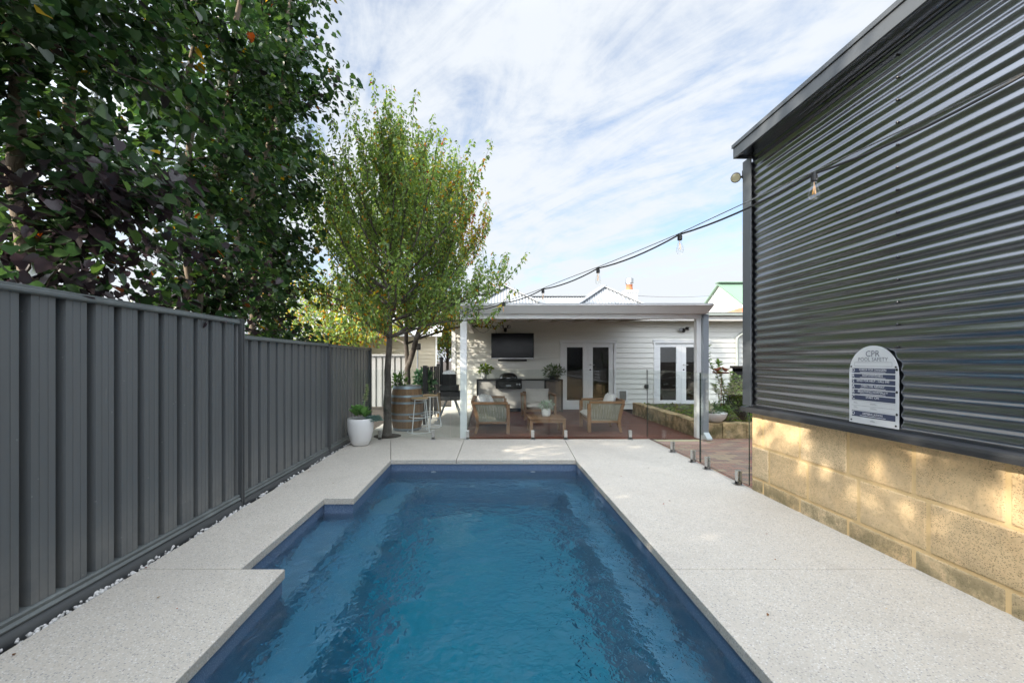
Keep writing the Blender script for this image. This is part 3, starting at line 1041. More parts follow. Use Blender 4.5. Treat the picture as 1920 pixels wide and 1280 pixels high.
for x in DOORS:
    p = MB()
    y = YW
    # architrave, jambs, head, sill
    p.box(x, x + 0.062, y - 0.045, y + 0.05, 0.0, DH - 0.06)
    p.box(x + DW - 0.062, x + DW, y - 0.045, y + 0.05, 0.0, DH - 0.06)
    p.box(x - 0.02, x + DW + 0.02, y - 0.05, y + 0.05, DH - 0.0595, DH + 0.012)
    p.box(x - 0.03, x + DW + 0.03, y - 0.06, y + 0.05, DH + 0.0125, DH + 0.03)
    p.box(x + 0.0625, x + DW - 0.0625, y - 0.04, y + 0.08, 0.0, 0.035)
    fr = p.build("french_door", WHITE, house, bevel=0.003)
    mid = x + DW / 2
    for (a, b, ga, gb) in ((x + 0.065, mid - 0.003, x + 0.19, mid - 0.135), (mid + 0.003, x + DW - 0.065, mid + 0.135, x + DW - 0.19)):
        p = MB()
        ya, yb2 = y + 0.0, y + 0.045
        p.box(a, ga, ya, yb2, 0.04, DH - 0.063)
        p.box(gb, b, ya, yb2, 0.04, DH - 0.063)
        p.box(ga + 0.0005, gb - 0.0005, ya + 0.001, yb2, 0.04, 0.255)
        p.box(ga + 0.0005, gb - 0.0005, ya + 0.001, yb2, 1.865, DH - 0.063)
        for (c, e2, f, g2) in ((ga, ga + 0.014, 0.255, 1.865), (gb - 0.014, gb, 0.255, 1.865), (ga + 0.0145, gb - 0.0145, 0.2555, 0.269), (ga + 0.0145, gb - 0.0145, 1.851, 1.8645)):
            p.box(c, e2, ya + 0.006, yb2 - 0.01, f, g2)
        p.build("door_leaf", WHITE, fr, bevel=0.002)
        p = MB()
        p.box(ga + 0.012, gb - 0.012, y + 0.02, y + 0.026, 0.266, 1.855)
        p.build("pane", DOOR_GLASS, fr)
    p = MB()
    hx = mid + 0.07
    p.lathe([(0.026, 0), (0.026, 0.008)], (0, 0, 0), 14)
    p.v = [(hx + a[0], y - 0.001 - a[2], 1.33 + a[1]) for a in p.v]
    p.tube([(hx, y - 0.005, 1.33), (hx, y - 0.05, 1.33), (hx + 0.02, y - 0.055, 1.33), (hx + 0.11, y - 0.055, 1.325)], 0.009, 8)
    p.build("handle", STEEL, fr, smooth=40)
    p = MB()
    p.lathe([(0.024, 0), (0.024, 0.008), (0.015, 0.012)], (0, 0, 0), 14)
    p.v = [(hx + a[0], y - 0.001 - a[2], 1.18 + a[1]) for a in p.v]
    p.build("lock", BLACK, fr)
# the room behind the doors, with a few dim things in it
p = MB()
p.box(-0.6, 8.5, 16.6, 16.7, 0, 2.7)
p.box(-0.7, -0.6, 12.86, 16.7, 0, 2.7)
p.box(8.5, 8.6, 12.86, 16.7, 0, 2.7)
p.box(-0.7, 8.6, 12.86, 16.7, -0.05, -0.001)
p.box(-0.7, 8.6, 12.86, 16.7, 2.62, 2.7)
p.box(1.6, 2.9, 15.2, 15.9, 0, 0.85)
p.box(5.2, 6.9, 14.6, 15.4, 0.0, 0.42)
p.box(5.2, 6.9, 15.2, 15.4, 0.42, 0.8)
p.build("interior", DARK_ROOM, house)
p = MB()
p.box(3.90, 4.17, YW - 0.036, YW - 0.024, 0.23, 0.265)
p.box(3.90, 4.17, YW - 0.036, YW - 0.024, 0.545, 0.58)
p.box(3.90, 3.935, YW - 0.036, YW - 0.024, 0.2655, 0.5445)
p.box(4.135, 4.17, YW - 0.036, YW - 0.024, 0.2655, 0.5445)
pd = p.build("pet_door", WHITE, house, bevel=0.002)
p = MB()
p.box(3.9355, 4.1345, YW - 0.031, YW - 0.024, 0.2655, 0.5445)
p.build("flap", pm("smoked_flap", (0.17, 0.17, 0.155), 0.3, var=0.3), pd)
# eaves, gutter and roof
YE = 12.28
p = MB()
p.box(-1.5, 9.5, YE + 0.03, YW + 0.1, 2.605, 2.62)
p.box(-1.5, 9.5, YE, YE + 0.029, 2.60, 2.78)
p.build("eave", OFFWHITE, house)
p = MB()
p.extrude([(YE - 0.11, 2.745), (YE - 0.002, 2.745), (YE - 0.002, 2.83), (YE - 0.125, 2.83), (YE - 0.125, 2.815), (YE - 0.11, 2.805)], "x", 4.2, 9.5)
p.build("gutter", pm("grey_green_gutter", (0.30, 0.34, 0.32), 0.45), house, bevel=0.003)
p = MB()
p.tube([(7.42, YW - 0.07, 0.0), (7.42, YW - 0.07, 2.12), (7.50, YW - 0.10, 2.22), (7.95, YE + 0.0, 2.55), (8.0, YE - 0.05, 2.72)], 0.045, 10)
p.build("downpipe", pm("pale_downpipe", (0.36, 0.40, 0.38), 0.45), house, smooth=40)


def corrugated(m, x0, x1, lower, upper, step=0.02, pitch=0.10, amp=0.011):
    """lower(x), upper(x) -> points on the eave and the hip line above it; ribs run up the slope"""
    k = int((x1 - x0) / step)
    V, F = [], []
    for i in range(k + 1):
        x = x0 + (x1 - x0) * i / k
        a, b = Vector(lower(x)), Vector(upper(x))
        h = amp * math.cos(2 * PI * (x - x0) / pitch)
        V += [a + Vector((0, -h * 0.5, h)), b + Vector((0, -h * 0.5, h))]
    for i in range(k):
        F.append((2 * i, 2 * i + 2, 2 * i + 3, 2 * i + 1))
    m.add(V, F)


for (xl, xm, xr) in ((2.34, 3.97, 5.41), (-0.9, 0.66, 2.28)):
    p = MB()
    yb3, zb3, ya3, za3 = 13.0, 2.88, 14.5, 3.96

    def up(x, xl=xl, xm=xm, xr=xr):
        t = (x - xl) / (xm - xl) if x < xm else (xr - x) / (xr - xm)
        return (x, yb3 + (ya3 - yb3) * t, zb3 + (za3 - zb3) * t)
    corrugated(p, xl, xr, lambda x: (x, yb3, zb3), up)
    # the two flanks back to the main roof
    for sx in (xl, xr):
        p.add([(sx, yb3, zb3), (xm, ya3, za3), (xm, 19, za3), (sx, 19, zb3)], [(0, 1, 2, 3)])
    rf = p.build("hip_roof", ROOF_WHITE, house)
    p = MB()
    for sx in (xl, xr):
        p.bar((sx, yb3 - 0.02, zb3 + 0.03), (xm, ya3 - 0.02, za3 + 0.03), 0.16, 0.03)
    p.bar((xm, ya3, za3 + 0.036), (xm, 19, za3 + 0.036), 0.2, 0.03)
    p.build("ridge_cap", ROOF_WHITE, rf)
p = MB()
corrugated(p, 0.70, 3.95, lambda x: (x, 13.3, 2.92), lambda x: (x, 16.0, 3.84))
p.add([(-1.6, YE - 0.05, 2.80), (9.5, YE - 0.05, 2.80), (9.5, 13.4, 2.91), (-1.6, 13.4, 2.91)], [(0, 1, 2, 3)])
p.add([(-1.6, 13.4, 2.91), (9.5, 13.4, 2.91), (9.5, 20, 2.95), (-1.6, 20, 2.95)], [(0, 1, 2, 3)])
mr = p.build("main_roof", ROOF_WHITE, house)
p = MB()
p.bar((0.70, 16.0, 3.865), (3.95, 16.0, 3.865), 0.3, 0.03)
p.build("ridge_cap", ROOF_WHITE, mr)
# chimney
p = MB()
cx, cyy = 5.55, 16.6
p.box(cx - 0.22, cx + 0.22, cyy - 0.22, cyy + 0.22, 2.9, 4.06)
p.box(cx - 0.25, cx + 0.25, cyy - 0.25, cyy + 0.25, 4.0605, 4.16)
ch = p.build("chimney", pm("white_painted_brick", (0.68, 0.68, 0.67), 0.8, var=0.12, vs=12, bump=0.006, bs=18), house, bevel=0.008)
p = MB()
p.lathe([(0.15, 4.161), (0.15, 4.19), (0.125, 4.22), (0.115, 4.37), (0.135, 4.40), (0.10, 4.40)], (cx - 0.03, cyy, 0), 18)
p.build("chimney_pot", TERRA, ch, smooth=40)
p = MB()
p.lathe([(0.09, 4.401), (0.09, 4.46), (0.155, 4.461), (0.155, 4.62), (0.11, 4.66), (0.001, 4.665)], (cx - 0.03, cyy, 0), 18)
p.build("cowl", STEEL, ch, smooth=40)

# ================================================================== veranda
ver = thing("veranda", "flat roofed veranda with white posts and grey fascia in front of the house", "veranda", (-0.45, 8.05, 0))
for (x, yy) in ((-0.45, 8.05), (4.0, 8.08)):
    p = MB()
    p.box(x - 0.063, x + 0.063, yy - 0.06, yy + 0.06, -0.06, 2.236)
    p.build("post", WHITE, ver, bevel=0.004)
p = MB()
p.box(-0.52, 4.07, 7.995, 8.11, 2.237, 2.40)
p.build("front_beam", WHITE, ver, bevel=0.004)
p = MB()
p.box(-0.515, -0.40, 8.1105, 12.70, 2.26, 2.42)
p.build("side_beam", OFFWHITE, ver, bevel=0.003)
p = MB()
p.extrude([(7.73, 2.475), (7.73, 2.452), (7.745, 2.448), (7.86, 2.318), (7.99, 2.318), (7.99, 2.475)], "x", -0.50, 4.06)
p.add([(4.0605, 7.73, 2.475), (4.115, 7.73, 2.475), (4.115, 7.73, 2.455), (4.0605, 7.86, 2.318), (4.0605, 7.99, 2.318), (4.115, 7.99, 2.475)],
      [(0, 1, 2, 3), (3, 2, 5, 4), (0, 3, 4, 5), (0, 5, 1), (1, 5, 2)])
p.build("fascia_gutter", GUTTER, ver, bevel=0.003)
p = MB()
p.extrude([(7.735, 2.4755), (7.735, 2.492), (12.3, 2.80), (12.3, 2.76), (7.99, 2.4755)], "x", -0.50, 4.10)
p.build("roof_sheet", ROOF_WHITE, ver)
p = MB()
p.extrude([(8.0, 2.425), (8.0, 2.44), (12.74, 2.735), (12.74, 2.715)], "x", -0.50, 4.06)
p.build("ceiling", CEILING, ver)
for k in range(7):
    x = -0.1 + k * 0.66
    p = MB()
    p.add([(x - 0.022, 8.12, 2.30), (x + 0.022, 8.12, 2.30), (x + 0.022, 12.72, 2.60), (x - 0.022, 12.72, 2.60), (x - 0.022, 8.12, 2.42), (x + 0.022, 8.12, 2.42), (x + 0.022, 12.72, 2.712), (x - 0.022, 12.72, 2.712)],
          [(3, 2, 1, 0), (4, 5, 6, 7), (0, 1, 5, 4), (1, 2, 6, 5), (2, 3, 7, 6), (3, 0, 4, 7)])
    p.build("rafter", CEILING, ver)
p = MB()
p.box(4.012, 4.115, 7.93, 8.015, 0.06, 2.316)
dp = p.build("downpipe", GREY_PAINT, ver, bevel=0.004)
p = MB()
p.extrude([(7.93, 0.12), (7.80, 0.03), (7.80, 0.0), (7.93, 0.0), (8.015, 0.0585), (7.93, 0.0595)], "x", 4.012, 4.115)
p.build("outlet_shoe", pm("pale_outlet", (0.55, 0.6, 0.62), 0.4), dp, bevel=0.004)

# ================================================================== frameless glass pool fence
def spigot(m, x, y, z=0.0, along="x"):
    w_, t_ = (0.026, 0.024)
    if along == "x":
        m.box(x - 0.028, x + 0.028, y - 0.026, y - 0.0065, z + 0.008, z + 0.168)
        m.box(x - 0.028, x + 0.028, y + 0.0065, y + 0.026, z + 0.008, z + 0.168)
        m.box(x - 0.028, x + 0.028, y - 0.026, y + 0.026, z + 0.008, z + 0.045)
    else:
        m.box(x - 0.026, x - 0.0065, y - 0.028, y + 0.028, z + 0.008, z + 0.168)
        m.box(x + 0.0065, x + 0.026, y - 0.028, y + 0.028, z + 0.008, z + 0.168)
        m.box(x - 0.026, x + 0.026, y - 0.028, y + 0.028, z + 0.008, z + 0.045)
    m.box(x - 0.05, x + 0.05, y - 0.05, y + 0.05, z, z + 0.0075)


YG = 7.86
XG = 2.94
PZ0, PZ1 = 0.05, 1.285
panels = [("x", -2.44, -0.69, (-1.98, -1.0), "clear glass pool fence panel in front of the tree trunk and barrel"),
          ("x", -0.672, 1.125, (-0.365, 0.833), "clear glass pool fence panel in front of the left chair and coffee table"),
          ("x", 1.143, 2.93, (1.44, 2.63), "clear glass pool fence panel in front of the right-hand armchair"),
          ("y", 5.905, 7.84, (6.77, 6.10), "clear glass pool fence panel between the deck corner and the colourful rug"),
          ("y", 4.79, 5.885, (5.70, 5.0), "short clear glass pool fence panel ending beside the limestone wall")]
for ax, a, b, sps, lab in panels:
    mid = ((a + b) / 2, YG, 0) if ax == "x" else (XG, (a + b) / 2, 0)
    t = thing("glass_panel", lab, "glass fence", mid, 0, "frameless glass pool fence panels")
    p = MB()
    h = 0.006
    if ax == "x":
        for y in (YG - h, YG + h):
            p.quad((a, y, PZ0), (b, y, PZ0), (b, y, PZ1), (a, y, PZ1), 0)
        p.quad((a, YG - h, PZ1), (b, YG - h, PZ1), (b, YG + h, PZ1), (a, YG + h, PZ1), 0)
        for x in (a, b):
            p.quad((x, YG - h, PZ0), (x, YG + h, PZ0), (x, YG + h, PZ1), (x, YG - h, PZ1), 1)
        p.quad((a, YG - h, PZ0), (b, YG - h, PZ0), (b, YG + h, PZ0), (a, YG + h, PZ0), 1)
    else:
        for x in (XG - h, XG + h):
            p.quad((x, a, PZ0), (x, b, PZ0), (x, b, PZ1), (x, a, PZ1), 0)
        p.quad((XG - h, a, PZ1), (XG - h, b, PZ1), (XG + h, b, PZ1), (XG + h, a, PZ1), 0)
        for y in (a, b):
            p.quad((XG - h, y, PZ0), (XG + h, y, PZ0), (XG + h, y, PZ1), (XG - h, y, PZ1), 1)
        p.quad((XG - h, a, PZ0), (XG - h, b, PZ0), (XG + h, b, PZ0), (XG + h, a, PZ0), 1)
    p.build("pane", [POOL_GLASS, GLASS_EDGE], t)
    for s_ in sps:
        p = MB()
        if ax == "x":
            spigot(p, s_, YG)
        else:
            spigot(p, XG, s_, 0, "y")
        p.build("spigot", STEEL, t, bevel=0.003)

# ================================================================== string light
sl = thing("string_light", "festoon string of clear filament bulbs strung from the veranda to the shed", "string light", (-0.2405, 7.4, 2.34))
SOCK = [(0, 2.335), (1, 2.33), (2, 2.384), (3, 2.459), (4, 2.56), (5, 2.693)]


def sl_pt(k, z):
    return Vector((-0.2405 + 0.483 * k, 7.4 - 0.912 * k, z))


zk = [-0.48] + [k for k, _ in SOCK] + [5.86, 6.56]
zv = [2.345] + [z for _, z in SOCK] + [2.83, 2.95]
pts, pts2 = [], []
for i in range(len(zk) - 1):
    for j in range(8):
        t = j / 8
        k = zk[i] + (zk[i + 1] - zk[i]) * t
        z = zv[i] + (zv[i + 1] - zv[i]) * t
        pts.append(sl_pt(k, z - 0.035 * 4 * t * (1 - t) * (1 if i < 7 else 0.5)))
        pts2.append(sl_pt(k, z + 0.012 + 0.004 * math.sin(k * 3)))
pts.append(sl_pt(zk[-1], zv[-1]))
pts2.append(sl_pt(zk[-1], zv[-1] + 0.02))
p = MB()
p.tube(pts, 0.008, 6)
p.build("cable", CABLE, sl, smooth=60)
p = MB()
p.tube(pts2, 0.004, 5)
p.build("support_wire", STEEL, sl, smooth=60)
for k, z in SOCK:
    c = sl_pt(k, z)
    p = MB()
    p.lathe([(0.012, 0.008), (0.016, 0.006), (0.016, -0.012), (0.020, -0.014), (0.020, -0.050), (0.017, -0.052)], c, 12)
    d_ = Vector((0.483, -0.912, 0.08)).normalized()
    p.tube([c - d_ * 0.03 + Vector((0, 0, 0.0)), c, c + d_ * 0.03], [0.006, 0.011, 0.006], 6)
    so = p.build("lamp_socket", BLACK, sl, smooth=40)
    p = MB()
    p.lathe([(0.013, -0.052), (0.014, -0.062), (0.020, -0.085), (0.028, -0.115), (0.0315, -0.138), (0.029, -0.156), (0.019, -0.170), (0.001, -0.175)], c, 18)
    p.build("globe", BULB_GLASS, so, smooth=60)
    p = MB()
    for a in range(4):
        u = a * PI / 2 + 0.4
        p.tube([c + Vector((0.004 * math.cos(u), 0.004 * math.sin(u), -0.085)), c + Vector((0.010 * math.cos(u), 0.010 * math.sin(u), -0.135))], 0.0018, 5)
    p.tube([c + Vector((0, 0, -0.053)), c + Vector((0, 0, -0.09))], 0.003, 6)
    p.build("filament", FILAMENT, so)

# ================================================================== television, spotlights, cable
tv = thing("television", "black wall mounted television above the outdoor kitchen bench", "television", (0.735, 12.62, 1.48))
p = MB()
p.box(0.11, 1.36, 12.49, 12.55, 1.50, 2.255)
p.box(0.35, 1.1, 12.551, 12.715, 1.65, 2.1)
p.build("housing", BLACK, tv, bevel=0.006)
p = MB()
p.box(0.128, 1.342, 12.486, 12.4895, 1.535, 2.237)
p.build("screen", SCREEN, tv)
p = MB()
p.box(0.115, 1.355, 12.484, 12.4895, 1.502, 1.53)
p.build("bezel", SILVER, tv, bevel=0.002)
sb = thing("soundbar", "slim black soundbar under the television", "soundbar", (0.72, 12.6, 1.44))
p = MB()
p.box(0.31, 1.16, 12.53, 12.60, 1.435, 1.492)
p.build("speaker_bar", BLACK, sb, bevel=0.012)
p = MB()
p.box(0.6, 0.66, 12.601, 12.715, 1.45, 1.475)
p.box(0.8, 0.86, 12.601, 12.715, 1.45, 1.475)
p.build("bracket", BLACK, sb)


def twin_spot(x, z, lab, tilt):
    t = thing("twin_floodlight", lab, "light", (x, YW - 0.02, z), 0, "twin floodlights on the house wall")
    p = MB()
    p.lathe([(0.05, 0.0), (0.05, 0.03), (0.035, 0.05)], (0, 0, 0), 16)
    p.v = [(x + a[0], YW - 0.019 - a[2], z + a[1]) for a in p.v]
    p.tube([(x, YW - 0.06, z - 0.01), (x, YW - 0.09, z - 0.06)], [0.035, 0.045], 12)
    p.build("base", BLACK, t, smooth=40)
    for sx, q in zip((-1, 1), tilt):
        p = MB()
        a = Vector((x + sx * 0.03, YW - 0.06, z + 0.01))
        b = a + Vector((sx * 0.06, -0.03, q[1]))
        dr = Vector((sx * 0.35 + q[0], -0.8, -0.25)).normalized()
        p.tube([a, b], 0.012, 8)
        p.tube([b - dr * 0.045, b - dr * 0.02, b + dr * 0.05, b + dr * 0.07], [0.022, 0.042, 0.05, 0.05], 16)
        hd = p.build("lamp_head", BLACK, t, smooth=40)
        p = MB()
        p.tube([b + dr * 0.071, b + dr * 0.074], [0.043, 0.036], 14)
        p.build("lens", SILVER, hd)


twin_spot(0.53, 2.385, "black twin headed floodlight on the wall above the television", ((0, 0.07), (0, 0.07)))
twin_spot(5.83, 2.37, "black twin headed floodlight above the right pair of glazed doors", ((0.0, 0.0), (0.35, 0.03)))
pts = []
for i in range(25):
    t = i / 24
    pts.append(Vector((-0.42 + 0.62 * t, 8.2 + 4.4 * t, 2.28 - 0.02 * t - 0.25 * math.sin(PI * min(1, t * 1.05)) ** 1.2 + 0.22 * t)))
pts += [Vector((0.235, 12.68, 2.46)), Vector((0.25, 12.70, 2.38)), Vector((0.26, 12.70, 2.25))]
p = MB()
p.tube(pts, 0.006, 6)
o = p.build("power_cable", CABLE, smooth=60)
tag(o, "thin black power lead drooping from the veranda post to above the television", "cable")
wt = thing("wall_outlet", "small black outlet box on the boards between the two pairs of doors", "outlet", (4.74, YW - 0.02, 0.68))
p = MB()
p.box(4.68, 4.79, YW - 0.085, YW - 0.0205, 0.63, 0.74)
p.build("outlet_box", BLACK, wt, bevel=0.012)
p = MB()
p.tube([(4.745, YW - 0.03, 0.74), (4.745, YW - 0.03, 1.2)], 0.005, 6)
p.build("conduit", BLACK, wt)

# ================================================================== outdoor kitchen
kit = thing("outdoor_kitchen", "outdoor kitchen bench with black top and pale grey doors against the house", "kitchen bench", (0.95, 12.4, 0))
p = MB()
p.box(-0.31, 2.14, 12.08, 12.70, 0.885, 0.925)
p.build("benchtop", STONE_TOP, kit, bevel=0.004)
for x in (-0.31, 1.62, 2.09):
    p = MB()
    p.box(x, x + 0.05, 12.09, 12.69, 0.0, 0.884)
    p.build("leg_panel", STONE_TOP, kit, bevel=0.003)
p = MB()
p.box(-0.259, 1.619, 12.16, 12.68, 0.0, 0.10)
p.build("kickboard", BLACK, kit)
p = MB()
p.box(-0.259, 1.619, 12.14, 12.68, 0.101, 0.884)
p.build("carcass", PANEL_GREY, kit)
for (a, b, c, e2) in ((-0.255, 0.228, 0.105, 0.88), (0.234, 0.60, 0.105, 0.645), (0.606, 0.975, 0.105, 0.645), (0.981, 1.615, 0.105, 0.88)):
    p = MB()
    p.box(a, b, 12.118, 12.139, c, e2)
    p.build("cabinet_door", PANEL_GREY, kit, bevel=0.002)
p = MB()
p.box(1.672, 2.088, 12.13, 12.15, 0.02, 0.86)
p.build("end_panel", PANEL_WOOD, kit, bevel=0.002)
bbq = thing("barbecue", "black domed gas barbecue set into the kitchen bench", "barbecue", (0.58, 12.35, 0.66))
p = MB()
p.box(0.235, 0.965, 12.0, 12.116, 0.665, 0.884)
p.box(0.235, 0.965, 12.0, 12.078, 0.8845, 0.93)
p.box(0.235, 0.965, 12.0785, 12.55, 0.9255, 0.945)
p.build("firebox", BLACK_GLOSS, bbq, bevel=0.012)
p = MB()
V, F = [], []
nu, nv = 20, 10
for i in range(nv + 1):
    t = i / nv * PI / 2
    for j in range(nu):
        a = 2 * PI * j / nu
        ca, sa = math.cos(a), math.sin(a)
        sg = lambda q: math.copysign(abs(q) ** 0.75, q)
        r = math.cos(t) ** 0.8 if i < nv else 0.001
        V.append((0.60 + 0.27 * sg(ca) * r, 12.30 + 0.22 * sg(sa) * r, 0.946 + 0.165 * math.sin(t)))
for i in range(nv):
    for j in range(nu):
        F.append((i * nu + j, i * nu + (j + 1) % nu, (i + 1) * nu + (j + 1) % nu, (i + 1) * nu + j))
p.add(V, F)
lid = p.build("lid", BLACK_GLOSS, bbq, smooth=50)
p = MB()
p.tube([(0.47, 12.075, 0.985), (0.47, 12.045, 0.99), (0.73, 12.045, 0.99), (0.73, 12.075, 0.985)], 0.010, 8)
p.build("handle", STEEL, lid, smooth=40)
for x in (0.83, 0.90):
    p = MB()
    p.tube([(x, 12.0, 0.79), (x, 11.97, 0.79)], [0.028, 0.024], 14)
    p.build("knob", SILVER, bbq, smooth=40)
p = MB()
p.box(0.52, 0.66, 11.996, 11.9995, 0.735, 0.765)
p.build("badge", SILVER, bbq)

# ================================================================== outdoor lounge
def pillow_mesh(m, c, wd, ht, th, q, n=10, seed=0):
    """a scatter cushion: pinched corners, soft swollen middle; c is its centre, q turns it"""
    rg = random.Random(seed)
    ph = [rg.random() * 6 for _ in range(4)]
    for side in (1, -1):
        V, F = [], []
        for i in range(n + 1):
            for j in range(n + 1):
                u, v = 2 * i / n - 1, 2 * j / n - 1
                pin = 1 - 0.10 * (u * u * (1 - 0) + 0) * (1 - v * v) * 0 - 0.07 * ((1 - u * u) * abs(v) ** 3 + (1 - v * v) * abs(u) ** 3)
                hgt = max(0.0, (1 - u ** 4) * (1 - v ** 4)) ** 0.55
                wr = 1 + 0.12 * math.sin(3.1 * u + ph[0]) * math.sin(2.7 * v + ph[1]) + 0.06 * math.sin(7 * u + ph[2] + 2 * v)
                V.append(Vector(c) + q @ Vector((u * wd / 2 * pin, side * th / 2 * hgt * wr, v * ht / 2 * pin)))
        for i in range(n):
            for j in range(n):
                k = i * (n + 1) + j
                f = (k, k + 1, k + n + 2, k + n + 1)
                F.append(f if side < 0 else tuple(reversed(f)))
        m.add(V, F)


def seat_pad(m, x0, x1, y0, y1, z0, z1, n=12):
    V, F = [], []
    for s_, zb_ in ((1, z1), (-1, z0)):
        for i in range(n + 1):
            for j in range(n + 1):
                u, v = 2 * i / n - 1, 2 * j / n - 1
                h = (max(0, 1 - u ** 8) * max(0, 1 - v ** 8)) ** 0.4
                V.append(((x0 + x1) / 2 + u * (x1 - x0) / 2, (y0 + y1) / 2 + v * (y1 - y0) / 2, (z0 + z1) / 2 + s_ * h * (z1 - z0) / 2 * (1 + 0.06 * (1 - u * u) * (1 - v * v))))
    for s_ in (0, 1):
        for i in range(n):
            for j in range(n):
                k = s_ * (n + 1) ** 2 + i * (n + 1) + j
                f = (k, k + n + 1, k + n + 2, k + 1)
                F.append(f if s_ == 0 else tuple(reversed(f)))
    m.add(V, F)


def lounge(name, label, W, group):
    """faces -y at the origin; arms at x = +-W/2; D deep"""
    t = thing(name, label, "armchair" if W < 1 else "sofa", (0, 0, 0), 0, group)
    D, HT = 0.77, 0.635
    hw = W / 2
    for sx in (-1, 1):
        x = sx * (hw - 0.03)
        # arm frame: front post upright, rear post raked, top rail, low rail
        p = MB()
        p.bar((x, -D / 2 + 0.04, HT - 0.03), (x, D / 2 - 0.02, HT - 0.03), 0.06, 0.05)
        p.bar((x, -D / 2 + 0.07, 0.215), (x, D / 2 - 0.12, 0.215), 0.04, 0.045)
        p.build("arm_frame", TEAK, t, bevel=0.006)
        for front in (1, 0):
            p = MB()
            if front:
                p.bar((x, -D / 2 + 0.035, 0.0), (x, -D / 2 + 0.035, HT - 0.0545), 0.055, 0.07, up=(0, 1, 0))
            else:
                pts = [(0.30, 0.0, 0.045), (0.265, 0.12, 0.055), (0.255, 0.24, 0.065), (0.29, 0.42, 0.065), (0.345, HT - 0.0545, 0.06)]
                for (a, b) in zip(pts[:-1], pts[1:]):
                    p.add([(x - 0.0275, a[0] - a[2] / 2, a[1]), (x + 0.0275, a[0] - a[2] / 2, a[1]), (x + 0.0275, a[0] + a[2] / 2, a[1]), (x - 0.0275, a[0] + a[2] / 2, a[1]),
                           (x - 0.0275, b[0] - b[2] / 2, b[1]), (x + 0.0275, b[0] - b[2] / 2, b[1]), (x + 0.0275, b[0] + b[2] / 2, b[1]), (x - 0.0275, b[0] + b[2] / 2, b[1])],
                          [(3, 2, 1, 0), (4, 5, 6, 7), (0, 1, 5, 4), (1, 2, 6, 5), (2, 3, 7, 6), (3, 0, 4, 7)])
            p.build("leg", TEAK, t, bevel=0.004 if front else 0)
        # rope infill
        p = MB()
        nr = 26
        for k in range(nr):
            f = (k + 0.5) / nr
            ya, yb2 = -D / 2 + 0.08 + f * (D - 0.245), -D / 2 + 0.085 + f * (D - 0.17)
            jit = 0.004 * math.sin(k * 2.4)
            p.tube([(x + jit, ya, 0.235), (x - jit + 0.006 * sx, (ya + yb2) / 2 + jit, 0.40), (x, yb2, HT - 0.055)], 0.0098, 5)
        p.build("rope_panel", ROPE, t, smooth=60)
    # back frame and rope
    p = MB()
    p.bar((-hw + 0.061, D / 2 - 0.025, HT - 0.012), (hw - 0.061, D / 2 - 0.025, HT - 0.012), 0.06, 0.06)
    p.bar((-hw + 0.061, D / 2 - 0.13, 0.235), (hw - 0.061, D / 2 - 0.13, 0.235), 0.04, 0.05)
    p.build("back_frame", TEAK, t, bevel=0.006)
    p = MB()
    nr = int((W - 0.14) / 0.024)
    for k in range(nr):
        x = -hw + 0.07 + (k + 0.5) / nr * (W - 0.14)
        p.tube([(x, D / 2 - 0.13, 0.26), (x, D / 2 - 0.085, 0.42), (x, D / 2 - 0.03, HT - 0.043)], 0.0098, 5)
    p.build("back_rope", ROPE, t, smooth=60)
    p = MB()
    p.box(-hw + 0.0585, hw - 0.0585, -D / 2 + 0.03, -D / 2 + 0.06, 0.20, 0.27)
    p.box(-hw + 0.0585, hw - 0.0585, -D / 2 + 0.061, D / 2 - 0.151, 0.235, 0.258)
    p.build("seat_frame", TEAK, t, bevel=0.004)
    p = MB()
    seat_pad(p, -hw + 0.062, hw - 0.062, -D / 2 - 0.005, D / 2 - 0.16, 0.262, 0.40)
    p.build("seat_cushion", CUSHION, t, smooth=60)
    return t


GRP = "teak lounge seats on the veranda deck"
ch0 = lounge("armchair", "teak armchair facing the camera in front of the kitchen bench", 0.80, GRP)
ch0.location = (1.27, 10.75, 0)
ch0.rotation_euler = (0, 0, R(2))
dup(ch0, (2.41, 9.02, 0), R(-90), "teak and rope armchair on the right, turned sideways to the coffee table", GRP)
sofa = lounge("sofa", "teak and rope two seat sofa on the left, end panel towards the pool", 1.50, GRP)
sofa.location = (0.06, 9.21, 0)
sofa.rotation_euler = (0, 0, R(90))


def pillow(c, wd, ht, th, rx, rz, label, seed, mat):
    q = Quaternion((0, 0, 1), rz) @ Quaternion((1, 0, 0), rx)
    p = MB()
    pillow_mesh(p, (0, 0, 0), wd, ht, th, q, seed=seed)
    o = p.build("cushion", mat, smooth=80)
    o.location = c
    tag(o, label, "cushion", "scatter cushions on the lounge seats")
    return o


pillow((1.27, 10.86, 0.55), 0.60, 0.40, 0.20, R(-14), R(2), "wide pale cushion against the back of the armchair facing the camera", 1, CUSHION)
pillow((-0.10, 8.80, 0.555), 0.46, 0.42, 0.18, R(-16), R(82), "grey patterned cushion nearest the end panel of the sofa", 2, PILLOW)
pillow((0.04, 9.22, 0.545), 0.44, 0.40, 0.17, R(-24), R(103), "pale striped cushion in the middle of the sofa", 3, PILLOW)
pillow((2.56, 9.04, 0.56), 0.46, 0.42, 0.18, R(-18), R(-86), "light grey cushion against the back of the sideways armchair", 4, PILLOW)

